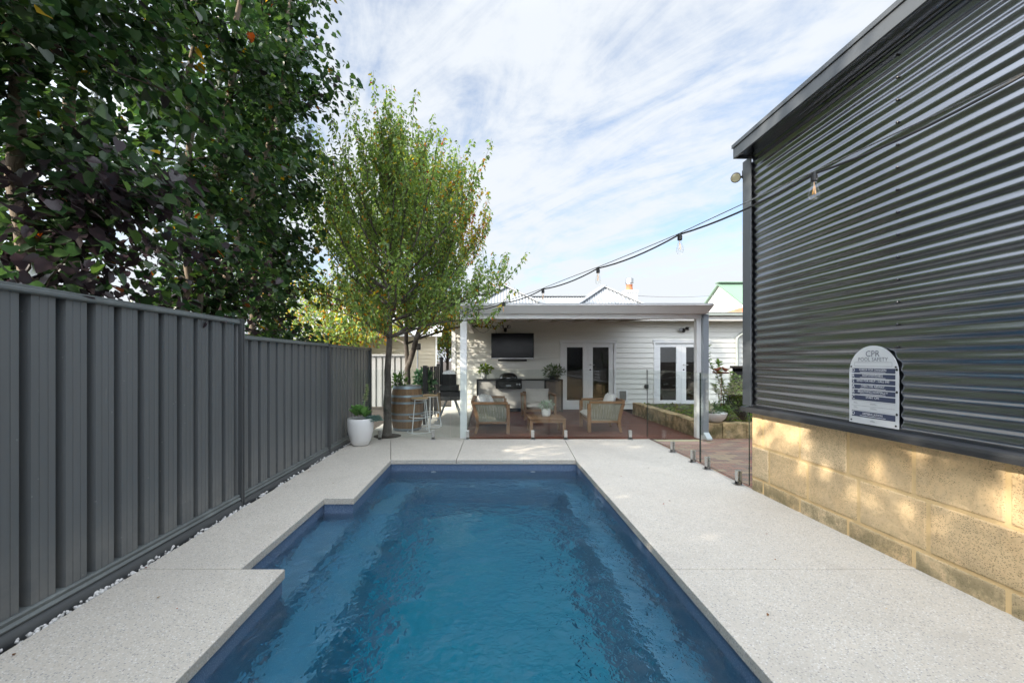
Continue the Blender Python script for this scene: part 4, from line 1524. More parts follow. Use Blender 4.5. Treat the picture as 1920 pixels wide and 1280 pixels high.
tb = thing("coffee_table", "low slatted teak coffee table in front of the armchairs", "coffee table", (1.17, 8.62, 0))
p = MB()
for k in range(8):
    x = 0.815 + k * 0.0895
    p.box(x, x + 0.084, 8.25, 8.97, 0.305, 0.328)
p.build("tabletop", TEAK, tb, bevel=0.004)
p = MB()
p.box(0.85, 1.48, 8.275, 8.30, 0.245, 0.3045)
p.box(0.85, 1.48, 8.92, 8.945, 0.245, 0.3045)
p.box(0.83, 0.855, 8.3005, 8.9195, 0.245, 0.3045)
p.box(1.48, 1.505, 8.3005, 8.9195, 0.245, 0.3045)
p.build("apron", TEAK, tb, bevel=0.003)
for x in (0.82, 1.46):
    for y in (8.262, 8.90):
        p = MB()
        p.box(x, x + 0.058, y, y + 0.058, 0.0, 0.3048)
        p.build("leg", TEAK, tb, bevel=0.005)

# ================================================================== barrel, stools, oven, black gate
def mat_staves():
    m, g = newmat("barrel_staves")
    co = g.obj()
    s3 = g.n("ShaderNodeSeparateXYZ", i_0=co)
    ang = g.math("ARCTAN2", s3.outputs[1], s3.outputs[0])
    st = g.math("MULTIPLY", g.math("ADD", ang, 4.0), 5.2)
    fl_ = g.math("FLOOR", st)
    fr_ = g.math("SUBTRACT", st, fl_)
    wn = g.n("ShaderNodeTexWhiteNoise", noise_dimensions="1D", i_W=fl_).outputs["Value"]
    gr = g.noise(g.mapping(co, scale=(9, 9, 1.3)), 3.5, 6, 0.65, 0.4)
    c = g.mix(wn, (0.19, 0.10, 0.046), (0.31, 0.18, 0.088))
    c = g.mix(g.math("MULTIPLY", gr, 0.45), c, (0.16, 0.09, 0.045))
    edge = g.math("LESS_THAN", fr_, 0.05)
    c = g.mix(g.math("MULTIPLY", edge, 0.8), c, (0.03, 0.02, 0.012))
    finish(g, pbsdf(g, **{"Base Color": c, "Roughness": 0.65}).outputs[0])
    return m


bar = thing("wine_barrel", "old oak wine barrel with grey metal hoops beside the tree trunk", "barrel", (-1.70, 9.03, 0))


def br(z):
    u = (z / 0.93) * 2 - 1
    return 0.345 - 0.062 * u * u


p = MB()
p.lathe([(br(0), 0.0)] + [(br(0.93 * k / 16), 0.93 * k / 16) for k in range(1, 17)] + [(0.255, 0.93), (0.255, 0.895), (0.001, 0.895)], (-1.70, 9.03, 0), 48)
p.build("staves", mat_staves(), bar, smooth=50)
for (a, b) in ((0.005, 0.055), (0.20, 0.245), (0.33, 0.375), (0.56, 0.605), (0.695, 0.74), (0.865, 0.925)):
    p = MB()
    p.lathe([(br(a) + 0.0005, a), (br(a) + 0.0045, a), (br((a + b) / 2) + 0.0045, (a + b) / 2), (br(b) + 0.0045, b), (br(b) + 0.0005, b)], (-1.70, 9.03, 0), 48)
    p.build("hoop", HOOP, bar, smooth=50)

SEAT_WOOD = mat_wood("light_stool_seat", (0.42, 0.27, 0.13), (0.58, 0.40, 0.22), (20, 3, 3))
st0 = thing("bar_stool", "white wire bar stool with round timber seat, nearest the glass fence", "stool", (0, 0, 0), 0, "white wire bar stools beside the barrel")
p = MB()
p.lathe([(0.165, 0.675), (0.178, 0.680), (0.178, 0.698), (0.168, 0.704), (0.001, 0.704)], (0, 0, 0), 32)
p.build("seat", SEAT_WOOD, st0, smooth=40)
for k in range(4):
    a = PI / 4 + k * PI / 2
    p = MB()
    p.tube([(0.15 * math.cos(a), 0.15 * math.sin(a), 0.676), (0.245 * math.cos(a), 0.245 * math.sin(a), 0.008)], 0.009, 8)
    p.build("leg", WHITE, st0, smooth=50)


def ring(m, r, z, w_=0.008, n=36):
    m.tube([(r * math.cos(2 * PI * k / n), r * math.sin(2 * PI * k / n), z) for k in range(n + 1)], w_, 7, cap=False)


p = MB()
ring(p, 0.247, 0.008)
p.build("base_ring", WHITE, st0, smooth=50)
p = MB()
ring(p, 0.204, 0.31)
p.build("footrest", WHITE, st0, smooth=50)
p = MB()
ring(p, 0.155, 0.668)
p.build("seat_ring", WHITE, st0, smooth=50)
st0.location = (-1.385, 8.70, 0)
st0.rotation_euler = (0, 0, 0.3)
dup(st0, (-1.26, 9.38, 0), 0.9, "white wire bar stool with round timber seat, farther from the glass fence", "white wire bar stools beside the barrel")

ov = thing("pizza_oven", "black outdoor oven with silver lid and flue on splayed legs beside the house", "oven", (-0.89, 10.4, 0))
p = MB()
p.box(-1.13, -0.66, 10.18, 10.62, 0.50, 0.72)
p.box(-1.15, -0.70, 10.16, 10.64, 0.7205, 0.86)
p.build("oven_body", BLACK, ov, bevel=0.02)
p = MB()
pr = [(-1.10 + 0.36 * (0.5 - 0.5 * math.cos(PI * k / 12)), 0.861 + 0.0 + (0.23 if 0 < k < 12 else 0.0) + 0.08 * math.sin(PI * k / 12)) for k in range(13)]
p.extrude([(a, b) for a, b in pr] , "y", 10.2, 10.6)
p.build("lid", BLACK_GLOSS, ov, smooth=30)
p = MB()
pr = [(-1.08 + 0.32 * (0.5 - 0.5 * math.cos(PI * k / 12)), 1.13 + 0.085 * math.sin(PI * k / 12)) for k in range(13)]
p.extrude(pr, "y", 10.19, 10.61)
p.build("hood", STEEL, ov, smooth=30)
p = MB()
p.tube([(-1.135, 10.5, 0.861), (-1.135, 10.5, 1.50)], 0.045, 16)
p.tube([(-1.135, 10.5, 1.50), (-1.135, 10.5, 1.54)], 0.055, 16)
p.build("flue", BLACK, ov, smooth=40)
for sx in (-1, 1):
    for sy in (-1, 1):
        p = MB()
        p.bar((-0.895 + sx * 0.10, 10.4 + sy * 0.12, 0.5), (-0.895 + sx * 0.30, 10.4 + sy * 0.22, 0.0), 0.03, 0.02)
        p.build("leg", GREY_PAINT, ov)
tim = MB()
tim.box(-1.30, -1.20, 11.0, 11.05, 0.0, 0.62)
o = tim.build("timber_offcut", SEAT_WOOD, bevel=0.004)
tag(o, "pale timber offcut leaning upright beside the black gate", "timber")

gt = thing("slatted_gate", "black slatted timber gate fence running away behind the bar stools", "gate", (-1.40, 10.7, 0))
p = MB()
p.box(-1.46, -1.37, 9.62, 9.72, 0, 1.34)
p.build("post", BLACK_PAINT, gt, bevel=0.004)
p = MB()
p.box(-1.40, -1.31, 11.72, 11.80, 0, 1.36)
p.build("post", BLACK_PAINT, gt, bevel=0.004)
for k in range(4):
    y0_ = 9.76 + k * 0.48
    p = MB()
    x_ = -1.40 + 0.03 * k
    for q in range(11):
        p.box(x_ - 0.012, x_ + 0.012, y0_, y0_ + 0.44, 0.10 + q * 0.11, 0.10 + q * 0.11 + 0.107)
    p.box(x_ + 0.0125, x_ + 0.035, y0_ + 0.01, y0_ + 0.05, 0.05, 1.30)
    p.build("slat_panel", BLACK_PAINT, gt)
lp = thing("tall_speaker_stand", "thin blue grey stand with a dark head behind the barrel", "stand", (-1.95, 11.9, 0))
p = MB()
p.tube([(-1.95, 11.9, 0), (-1.95, 11.9, 1.75)], 0.02, 8)
p.build("pole", GREY_PAINT, lp)
p = MB()
p.box(-2.01, -1.86, 11.85, 11.95, 1.75, 1.93)
p.build("head", BLACK, lp, bevel=0.02)

# ================================================================== rug, garden bed, planters' vessels
def mat_rug():
    m, g = newmat("striped_rug")
    co = g.obj()
    y = g.n("ShaderNodeSeparateXYZ", i_0=co).outputs[1]
    f = g.math("ADD", g.math("MULTIPLY", y, 1.55), 0.5)
    c = g.ramp(f, [(0.0, (0.34, 0.13, 0.10)), (0.16, (0.45, 0.22, 0.16)), (0.28, (0.34, 0.12, 0.12)), (0.4, (0.48, 0.38, 0.17)), (0.55, (0.52, 0.46, 0.26)), (0.68, (0.30, 0.40, 0.24)), (0.8, (0.24, 0.36, 0.27)), (0.92, (0.42, 0.44, 0.24))], "CONSTANT")
    c = g.mix(g.math("MULTIPLY", g.noise(co, 70, 3), 0.5), c, (0.5, 0.45, 0.36))
    b = pbsdf(g, **{"Base Color": c, "Roughness": 0.95})
    bn = g.n("ShaderNodeBump", i_Strength=0.8, i_Distance=0.004, i_Height=g.noise(co, 90, 3))
    g.link(bn.outputs[0], b.inputs["Normal"])
    finish(g, b.outputs[0])
    return m


rg = thing("door_rug", "faded striped rug in red, yellow and green on the brick paving", "rug", (3.5, 7.83, -0.03))
V, F = [], []
nx, ny = 30, 18
for i in range(nx + 1):
    for j in range(ny + 1):
        x, y = 3.08 + 0.86 * i / nx, 7.52 + 0.60 * j / ny
        V.append((x, y + 0.008 * math.sin(x * 20), -0.022 + 0.004 * math.sin(x * 9 + y * 5) * math.sin(y * 11)))
for i in range(nx):
    for j in range(ny):
        k = i * (ny + 1) + j
        F.append((k, k + ny + 1, k + ny + 2, k + 1))
p = MB().add(V, F)
p.build("woven_cloth", mat_rug(), rg, smooth=60)
p = MB()
for i in range(60):
    x = 3.085 + 0.85 * i / 59
    for yy, s_ in ((7.515, -1), (8.125, 1)):
        p.tube([(x, yy + 0.008 * math.sin(x * 20), -0.02), (x + 0.006 * math.sin(i * 3.3), yy + s_ * 0.035, -0.026)], 0.004, 4)
p.build("fringe", pm("pink_fringe", (0.45, 0.24, 0.2), 0.9, var=0.3), rg)

bed = thing("garden_bed", "raised garden bed edged with mossy limestone blocks in front of the house", "garden bed", (3.95, 8.1, 0))
p = MB()
tones = []
rngb = np.random.default_rng(8)


def blocks(x0, x1, y0, y1, z1, along, ln):
    a, b = (x0, x1) if along == "x" else (y0, y1)
    t = a
    while t < b - 0.02:
        t2 = min(t + ln * (0.9 + 0.2 * rngb.random()), b)
        dz = 0.02 * rngb.random()
        dd = 0.01 * rngb.random()
        if along == "x":
            p.box(t + 0.004, t2 - 0.004, y0 + dd, y1, -0.06, z1 - dz)
        else:
            p.box(x0 + dd, x1, t + 0.004, t2 - 0.004, -0.06, z1 - dz)
        tones.extend([rngb.random() * 0.5] * 8)
        t = t2


blocks(3.97, 4.20, 8.36, 11.7, 0.31, "y", 0.5)
blocks(3.97, 9.0, 8.13, 8.355, 0.27, "x", 0.5)
lb = p.build("block_edging", LIME_MOSS, bed)
at = lb.data.attributes.new("tone", "FLOAT", "POINT")
at.data.foreach_set("value", tones)
md = lb.modifiers.new("bevel", "BEVEL")
md.width = 0.018
md.segments = 3
p = MB()
p.quad((4.19, 8.35, 0.235), (9.0, 8.35, 0.235), (9.0, 11.7, 0.27), (4.19, 11.7, 0.27))
p.build("soil", SOIL, bed)

# ================================================================== foliage
HEART_V = np.array([(0, 0, 0), (0, 0.5, -0.015), (0, 1.0, -0.13), (-0.27, -0.12, 0.05), (-0.47, 0.20, 0.085), (-0.33, 0.62, 0.03), (0.27, -0.12, 0.05), (0.47, 0.20, 0.085), (0.33, 0.62, 0.03)])
HEART_F = [(0, 3, 4, 5, 2, 1), (0, 1, 2, 8, 7, 6)]
OVATE_V = np.array([(0, 0, 0), (0, 1.0, -0.16), (-0.29, 0.22, 0.06), (-0.25, 0.60, 0.02), (0.29, 0.22, 0.06), (0.25, 0.60, 0.02)])
OVATE_F = [(0, 2, 3, 1), (0, 1, 5, 4)]
SLIM_V = np.array([(0, 0, 0), (0, 1.0, -0.2), (-0.13, 0.3, 0.05), (-0.11, 0.7, 0.0), (0.13, 0.3, 0.05), (0.11, 0.7, 0.0)])
SPOON_V = np.array([(0, 0, 0), (0, 1.0, 0.12), (-0.12, 0.25, 0.05), (-0.30, 0.72, 0.12), (0.12, 0.25, 0.05), (0.30, 0.72, 0.12)])


def leaf_object(name, mat, parent, pos, dirs, nrm, size, cols, TV=OVATE_V, TF=OVATE_F, droop=None):
    pos, dirs, nrm = np.asarray(pos, float), np.asarray(dirs, float), np.asarray(nrm, float)
    n, k = len(pos), len(TV)
    dirs = dirs / np.linalg.norm(dirs, axis=1)[:, None]
    side = np.cross(dirs, nrm)
    side /= np.maximum(np.linalg.norm(side, axis=1), 1e-6)[:, None]
    up = np.cross(side, dirs)
    size = np.asarray(size, float)
    v = pos[:, None, :] + size[:, None, None] * (TV[None, :, 0:1] * side[:, None, :] + TV[None, :, 1:2] * dirs[:, None, :] + TV[None, :, 2:3] * up[:, None, :])
    v = v.reshape(-1, 3)
    off = np.array(root_of(parent).location) if parent is not None else np.zeros(3)
    v = v - off
    me = bpy.data.meshes.new(name)
    me.vertices.add(len(v))
    me.vertices.foreach_set("co", v.ravel())
    fl = np.concatenate([np.array(f) for f in TF])
    ln = np.array([len(f) for f in TF])
    loops = (fl[None, :] + (np.arange(n) * k)[:, None]).ravel()
    tot = np.tile(ln, n)
    me.loops.add(len(loops))
    me.loops.foreach_set("vertex_index", loops.astype(np.int32))
    me.polygons.add(len(tot))
    starts = np.concatenate([[0], np.cumsum(tot)[:-1]])
    me.polygons.foreach_set("loop_start", starts.astype(np.int32))
    me.update(calc_edges=True)
    me.materials.append(mat)
    at = me.color_attributes.new("leaf", "FLOAT_COLOR", "POINT")
    c4 = np.concatenate([np.repeat(np.asarray(cols, float), k, axis=0), np.ones((n * k, 1))], axis=1)
    at.data.foreach_set("color", c4.ravel())
    o = bpy.data.objects.new(name, me)
    COL.objects.link(o)
    if parent is not None:
        o.parent = parent
    return o


def pick_cols(rg, n, palette, weights, jit=0.25):
    pal = np.array(palette)
    idx = rg.choice(len(pal), n, p=np.array(weights) / sum(weights))
    return np.clip(pal[idx] * (1 + jit * rg.normal(size=(n, 1))), 0.002, 0.9)


def unit(rg, n):
    a = rg.normal(size=(n, 3))
    return a / np.linalg.norm(a, axis=1)[:, None]


BIG_PAL = [(0.022, 0.052, 0.020), (0.036, 0.076, 0.026), (0.062, 0.118, 0.032), (0.036, 0.031, 0.031), (0.32, 0.20, 0.012), (0.22, 0.07, 0.015)]


def big_tree(label, stems, R_, zlo, ztop, seed, purple=0.03, dens=1.0, leaf=0.100, thin=1.0):
    """stems: list of [(x,y,z), ...] axes with base radii"""
    rg = np.random.default_rng(seed)
    bx, by, _ = stems[0][0][0]
    t = thing("heart_leaf_tree", label, "tree", (bx, by, 0), 0, "broad leaved trees behind the dark fence")
    tr, tw = MB(), MB()
    P, Dd, Nn, Sz = [], [], [], []
    zc = []
    for ax, r0 in stems:
        ax = [Vector(a) for a in ax]
        # densify with a little wander
        pts = []
        for a, b in zip(ax[:-1], ax[1:]):
            k = max(2, int((b - a).length / 0.35))
            for i in range(k):
                pts.append(a.lerp(b, i / k) + Vector((rg.normal() * 0.018, rg.normal() * 0.018, 0)))
        pts.append(ax[-1])
        nP = len(pts)
        tr.tube(pts, [r0 * (1 - 0.8 * i / nP) + 0.006 for i in range(nP)], 9)
        for i in range(nP):
            z = pts[i].z
            if z < zlo:
                continue
            dd_ = dens * (thin if z > 4.45 else 1.0)
            for q in range(int(rg.integers(2, 4) * dd_ + rg.random())):
                az = rg.random() * 2 * PI
                f = (z - zlo) / (ztop - zlo)
                Rz = R_ * (0.75 + 0.5 * math.sin(PI * min(1, f * 1.02)) - 0.45 * max(0, f - 0.7) / 0.3)
                L = Rz * (0.45 + 0.6 * rg.random())
                el = -0.05 + 0.75 * rg.random()
                dv = Vector((math.cos(az) * math.cos(el), math.sin(az) * math.cos(el), math.sin(el)))
                lp_ = [pts[i]]
                for s_ in range(1, 5):
                    lp_.append(pts[i] + dv * (L * s_ / 4) + Vector((rg.normal() * 0.04, rg.normal() * 0.04, -0.10 * L * (s_ / 4) ** 2 * 1.2 + rg.normal() * 0.03)))
                tw.tube(lp_, [0.013, 0.010, 0.008, 0.006, 0.003], 4, cap=False)
                nc = max(2, int(L / 0.13))
                for s_ in range(nc):
                    u = 0.10 + 0.92 * (s_ + rg.random()) / nc
                    u = min(u, 1.0)
                    k = min(3, int(u * 4))
                    c = lp_[k].lerp(lp_[k + 1], u * 4 - k)
                    m_ = int((19 + rg.integers(0, 9)) if leaf < 0.14 else 14)
                    for _ in range(m_):
                        off = rg.normal(size=3) * np.array((0.15, 0.15, 0.13))
                        P.append(np.array(c) + off)
                        outw = np.array((math.cos(az), math.sin(az), 0)) * 0.6 + rg.normal(size=3) * np.array((0.7, 0.7, 0.25))
                        outw[2] -= 0.35 + 0.35 * rg.random()
                        Dd.append(outw)
                        Nn.append(np.array((0, 0, 1.0)) + rg.normal(size=3) * 0.38 + 0.25 * np.array((math.cos(az), math.sin(az), 0)))
                        Sz.append(leaf * (0.55 + 0.65 * rg.random()))
    n = len(P)
    P = np.array(P)
    cols = pick_cols(rg, n, BIG_PAL, [0.36, 0.36, 0.20, purple, 0.008, 0.004], 0.22)
    low = (P[:, 2] < 2.9) & (rg.random(n) < purple * 9)
    cols[low] = np.array((0.038, 0.027, 0.031)) * (1 + 0.3 * rg.normal(size=(low.sum(), 1)))
    cols = np.clip(cols, 0.003, 1)
    tr.add(tw.v, tw.f, 1)
    tr.build("trunk", [BARK_PALE, BARK_TWIG], t, smooth=60)
    leaf_object("crown", LEAF_BIG, t, P, Dd, Nn, Sz, cols, HEART_V, HEART_F)
    return t


big_tree("broad leaved tree with purple tinged leaves above the near end of the dark fence", [([(-3.7, 1.5, -0.1), (-3.66, 1.55, 3), (-3.6, 1.6, 8.4)], 0.06)], 1.2, 1.3, 8.4, 21, purple=0.17, dens=2.0, leaf=0.088)
big_tree("broad leaved tree with a single straight pale trunk near the left edge of the photo", [([(-3.52, 3.22, -0.1), (-3.5, 3.2, 2.4), (-3.48, 3.18, 5), (-3.5, 3.2, 8.5)], 0.062)], 1.18, 0.85, 8.4, 22, purple=0.05, dens=1.3)
big_tree("broad leaved tree with a thick pale trunk visible just above the fence rail", [([(-3.78, 3.86, -0.1), (-3.76, 3.84, 2.2), (-3.9, 4.0, 8.3)], 0.062)], 1.12, 0.85, 8.3, 23, purple=0.04, dens=1.05)
big_tree("tall broad leaved tree with several slender pale stems fanning out from one base", [([(-3.62, 5.05, -0.1), (-3.6, 5.1, 2.4), (-3.50, 5.15, 8.2)], 0.048), ([(-3.60, 5.08, 0), (-3.52, 5.2, 2.4), (-3.45, 5.75, 5.3), (-3.3, 6.0, 8.6)], 0.058), ([(-3.60, 5.1, 0), (-3.5, 5.5, 2.2), (-3.3, 6.75, 5.4), (-3.25, 7.2, 8.2)], 0.054)], 0.98, 0.95, 8.5, 24, dens=0.60, purple=0.02)
big_tree("broad leaved tree behind the middle of the dark fence with dense dark leaves", [([(-3.95, 7.1, -0.1), (-3.9, 7.1, 3), (-3.75, 7.2, 8.6)], 0.06)], 1.22, 1.2, 8.6, 25, purple=0.015)
big_tree("broad leaved tree at the far end of the dark row, crown meeting the green tree", [([(-4.25, 8.4, -0.1), (-4.2, 8.4, 3), (-4.1, 8.5, 8.0)], 0.06)], 1.1, 1.2, 7.9, 26, purple=0.01)
for (x, y, s_, tn) in ((-3.85, 0.1, 27, 0.5), (-3.9, -1.6, 28, 0.14), (-3.9, -3.4, 29, 0.8), (-4.0, -5.4, 30, 1.0)):  # unseen trees added for shade, upper crowns thinned to let sun patches through
    big_tree("unseen broad leaved tree added behind the camera to shade the deck", [([(x, y, -0.1), (x, y, 3), (x + 0.1, y, 8.4)], 0.06)], 1.3, 1.2, 8.4, s_, dens=2.3, leaf=0.15, thin=tn)

PEAR_PAL = [(0.090, 0.155, 0.045), (0.145, 0.225, 0.060), (0.200, 0.275, 0.075), (0.34, 0.28, 0.030), (0.42, 0.19, 0.022), (0.26, 0.05, 0.03)]


def pear_tree(label, stems, zlo, zhi, env, seed, nl=34, leaf=0.062, warm=None, dens=1.0):
    rg = np.random.default_rng(seed)
    b = stems[0][0][0]
    t = thing("ornamental_pear_tree", label, "tree", (b[0], b[1], 0), 0, "green ornamental pear trees")
    tr, tw = MB(), MB()
    P, Dd, Nn, Sz = [], [], [], []

    def shoot(a, dv, L, r, den):
        """an upright leafy shoot"""
        pts = [Vector(a)]
        dcur = Vector(dv)
        for i in range(5):
            dcur = (dcur + Vector((rg.normal() * 0.10, rg.normal() * 0.10, 0.16))).normalized()
            pts.append(pts[-1] + dcur * L / 5)
        tw.tube(pts, [r, r * 0.8, r * 0.65, r * 0.5, r * 0.4, r * 0.25], 4, cap=False)
        nleaf = int(L / 0.0190 * den)
        for k in range(nleaf):
            u = (k + rg.random()) / nleaf * 5
            i = min(4, int(u))
            c = pts[i].lerp(pts[i + 1], u - i)
            az = rg.random() * 2 * PI
            o = Vector((math.cos(az), math.sin(az), 0))
            P.append(np.array(c + o * (0.010 + 0.042 * rg.random()) + Vector((0, 0, -0.02 * rg.random()))))
            Dd.append(np.array((o.x, o.y, -0.35 - 0.9 * rg.random())) + rg.normal(size=3) * 0.3)
            Nn.append(np.array((o.x * 0.7, o.y * 0.7, 0.7)) + rg.normal(size=3) * 0.45)
            Sz.append(leaf * (0.7 + 0.6 * rg.random()))
        return pts

    for ax, r0 in stems:
        ax = [Vector(a) for a in ax]
        pts = []
        for a, b2 in zip(ax[:-1], ax[1:]):
            k = max(2, int((b2 - a).length / 0.3))
            for i in range(k):
                pts.append(a.lerp(b2, i / k) + Vector((rg.normal() * 0.012, rg.normal() * 0.012, 0)))
        pts.append(ax[-1])
        nP = len(pts)
        rad = [r0 * (1.0 + 0.25 * max(0, 0.25 - p_.z) / 0.25) * (1 - 0.88 * (max(0, p_.z - 0.5) / (zhi - 0.5)) ** 0.8) + 0.004 for p_ in pts]
        tr.tube(pts, rad, 12)
        shoot(pts[-1], (0, 0, 1), 0.5, 0.006, dens)
        nls = int(nl / len(stems))
        for q in range(nls):
            f = ((q + rg.random()) / nls) ** 1.2
            z = zlo + (zhi - 0.5 - zlo) * f
            cand = [p_ for p_ in pts if p_.z >= z]
            if not cand:
                continue
            a = cand[0].copy()
            az = q * 2.39996 + rg.normal() * 0.35
            Rz = env(z + 0.9, az)
            tilt = R((78 - 50 * f if f > 0.16 else 70) + rg.normal() * 6)
            L = Rz / math.sin(tilt) * (0.8 + 0.3 * rg.random())
            if f <= 0.16:
                L *= 0.8
            if math.cos(az) > 0.2 and f > 0.42:
                L *= 0.80
            L = min(L, 3.0, max(0.5, (zhi - a.z) / (math.cos(tilt) * 1.12)))
            dv = Vector((math.cos(az) * math.sin(tilt), math.sin(az) * math.sin(tilt), math.cos(tilt)))
            lp_ = [a]
            dcur = dv
            ns = 7
            for i in range(ns):
                dcur = (dcur + Vector((rg.normal() * 0.07, rg.normal() * 0.07, 0.09 if f > 0.16 else (0.02 if i < 3 else -0.10)))).normalized()
                lp_.append(lp_[-1] + dcur * L / ns)
            r1 = 0.010 + 0.010 * (1 - f) + 0.004 * L
            tr.tube(lp_, [r1 * (1 - 0.85 * i / ns) for i in range(ns + 1)], 6, cap=False)
            nsub = int(L / 0.125)
            for s_ in range(nsub):
                u = (0.22 + 0.78 * (s_ + rg.random()) / nsub) * ns
                i = min(ns - 1, int(u))
                c = lp_[i].lerp(lp_[i + 1], u - i)
                a2 = rg.random() * 2 * PI
                dd = (Vector((math.cos(a2), math.sin(a2), 0)) * 0.42 + Vector((0, 0, 0.85)) + dv * 0.30).normalized()
                shoot(c, dd, 0.35 + 0.60 * rg.random() * (0.6 + 0.4 * u / ns), 0.0055, dens)
            shoot(lp_[-1], (dcur + Vector((0, 0, 0.5))).normalized(), 0.6 + 0.5 * rg.random(), 0.005, dens * 1.25)
    n = len(P)
    P = np.array(P)
    wts = [0.30, 0.38, 0.29, 0.025, 0.004, 0.0005]
    cols = pick_cols(rg, n, PEAR_PAL, wts, 0.22)
    if warm is not None:
        m_ = rg.random(n) < warm(P)
        cols[m_] = pick_cols(rg, int(m_.sum()), PEAR_PAL[3:], [0.66, 0.28, 0.06], 0.25)
    tr.add(tw.v, tw.f, 1)
    tr.build("trunk", [BARK_DARK, BARK_TWIG], t, smooth=60)
    leaf_object("crown", LEAF_PEAR, t, P, Dd, Nn, Sz, cols)
    return t


def env1(z, az):
    r = np.interp(z, [1.6, 2.4, 3.4, 4.4, 5.4, 6.4], [1.6, 2.2, 2.2, 1.45, 0.78, 0.35])
    return float(r) * (1.0 + 0.10 * math.cos(az))


def env2(z, az):
    r = np.interp(z, [1.7, 2.6, 3.6, 4.4, 5.4, 6.4], [1.7, 2.45, 2.45, 1.60, 0.80, 0.35])
    return float(r) * (1.0 - 0.06 * math.cos(az))


def blob(P, c, r):
    d_ = np.linalg.norm((P - np.array(c)) / np.array(r), axis=1)
    return np.clip(1.2 - d_, 0, 1)


pear_tree("green tree with a straight grey trunk growing from a round hole in the concrete", [([(-1.93, 8.23, -0.05), (-1.92, 8.24, 0.9), (-1.90, 8.26, 1.9), (-1.86, 8.3, 4.0), (-1.86, 8.35, 5.25)], 0.075)],
          1.65, 5.35, env1, 41, nl=66, leaf=0.066, warm=lambda P: 0.03 + 0.35 * blob(P, (-2.9, 8.2, 2.2), (1.3, 2.5, 0.8)) + 0.25 * blob(P, (-0.7, 8.0, 4.9), (0.8, 1.5, 0.6)))
pear_tree("green tree with a forked trunk rising behind the wine barrel", [([(-1.97, 10.5, -0.05), (-1.97, 10.5, 1.25), (-1.75, 10.5, 2.0), (-1.15, 10.45, 3.8), (-1.05, 10.4, 5.3)], 0.085), ([(-1.97, 10.5, 1.2), (-2.02, 10.5, 2.2), (-1.9, 10.5, 5.2)], 0.07)],
          1.75, 5.9, env2, 42, nl=70, leaf=0.070, warm=lambda P: 0.04 + 0.70 * blob(P, (-0.1, 10.0, 4.6), (1.0, 2.0, 0.8)) + 0.45 * blob(P, (-2.6, 10.2, 2.4), (1.6, 2.5, 0.8)) + 0.45 * blob(P, (-0.6, 10.2, 2.3), (1.2, 2.5, 0.5)))


# ------------------------------------------------------------------ a plain bushy tree farther off
def bushy_tree(label, x, y, h, r, seed, n=5200, leaf=0.11, pal=None, wts=None, zlo=0.25):
    rg = np.random.default_rng(seed)
    t = thing("garden_tree", label, "tree", (x, y, 0), 0, "garden trees beyond the fences")
    tr = MB()
    tr.tube([(x, y, -0.1), (x + 0.05, y, h * 0.4), (x, y + 0.05, h * 0.8)], [0.09, 0.07, 0.03], 8)
    cl = []
    for i in range(46):
        u = unit(rg, 1)[0]
        c = np.array((x, y, h * (zlo + 1) / 2)) + u * np.array((r, r, h * (1 - zlo) / 2)) * (0.35 + 0.55 * rg.random())
        cl.append((c, r * (0.22 + 0.20 * rg.random())))
        tr.tube([(x, y, h * (0.25 + 0.4 * rg.random())), tuple(c)], [0.022, 0.006], 5)
    P, Dd, Nn = [], [], []
    for i in range(n):
        c, rr = cl[int(rg.integers(len(cl)))]
        u = unit(rg, 1)[0]
        P.append(c + u * rr * (0.55 + 0.5 * rg.random()))
        Dd.append(u + rg.normal(size=3) * 0.5 + np.array((0, 0, -0.5)))
        Nn.append(u * 0.6 + np.array((0, 0, 0.6)) + rg.normal(size=3) * 0.35)
    cols = pick_cols(rg, n, pal or PEAR_PAL, wts or [0.3, 0.35, 0.25, 0.06, 0.03, 0.01], 0.25)
    tr.build("trunk", BARK_DARK, t, smooth=60)
    leaf_object("crown", LEAF_PEAR, t, P, Dd, Nn, leaf * (0.6 + 0.7 * rg.random(n)), cols)
    return t


bushy_tree("yellowing leafy tree between the neighbouring weatherboard wall and the house", -2.05, 21.5, 4.6, 1.7, 61, n=5200, leaf=0.13, wts=[0.2, 0.3, 0.25, 0.15, 0.07, 0.03])
bushy_tree("yellow green leafy tree behind the far grey fence and the end of the dark row", -6.0, 16.5, 4.6, 2.3, 62, n=6500, leaf=0.13, wts=[0.2, 0.3, 0.25, 0.17, 0.06, 0.02])

# ------------------------------------------------------------------ potted and garden plants
def rosette(P, Dd, Nn, Sz, c, n, size, rg, up=0.55):
    for i in range(n):
        az = i * 2.39996 + rg.normal() * 0.1
        f = i / n
        el = up + 0.9 * (1 - f) * 0.9
        d_ = np.array((math.cos(az) * math.cos(el), math.sin(az) * math.cos(el), math.sin(el)))
        P.append(np.array(c) + d_ * 0.01)
        Dd.append(d_)
        Nn.append(np.array((-math.cos(az) * math.sin(el), -math.sin(az) * math.sin(el), math.cos(el))))
        Sz.append(size * (0.55 + 0.5 * f))


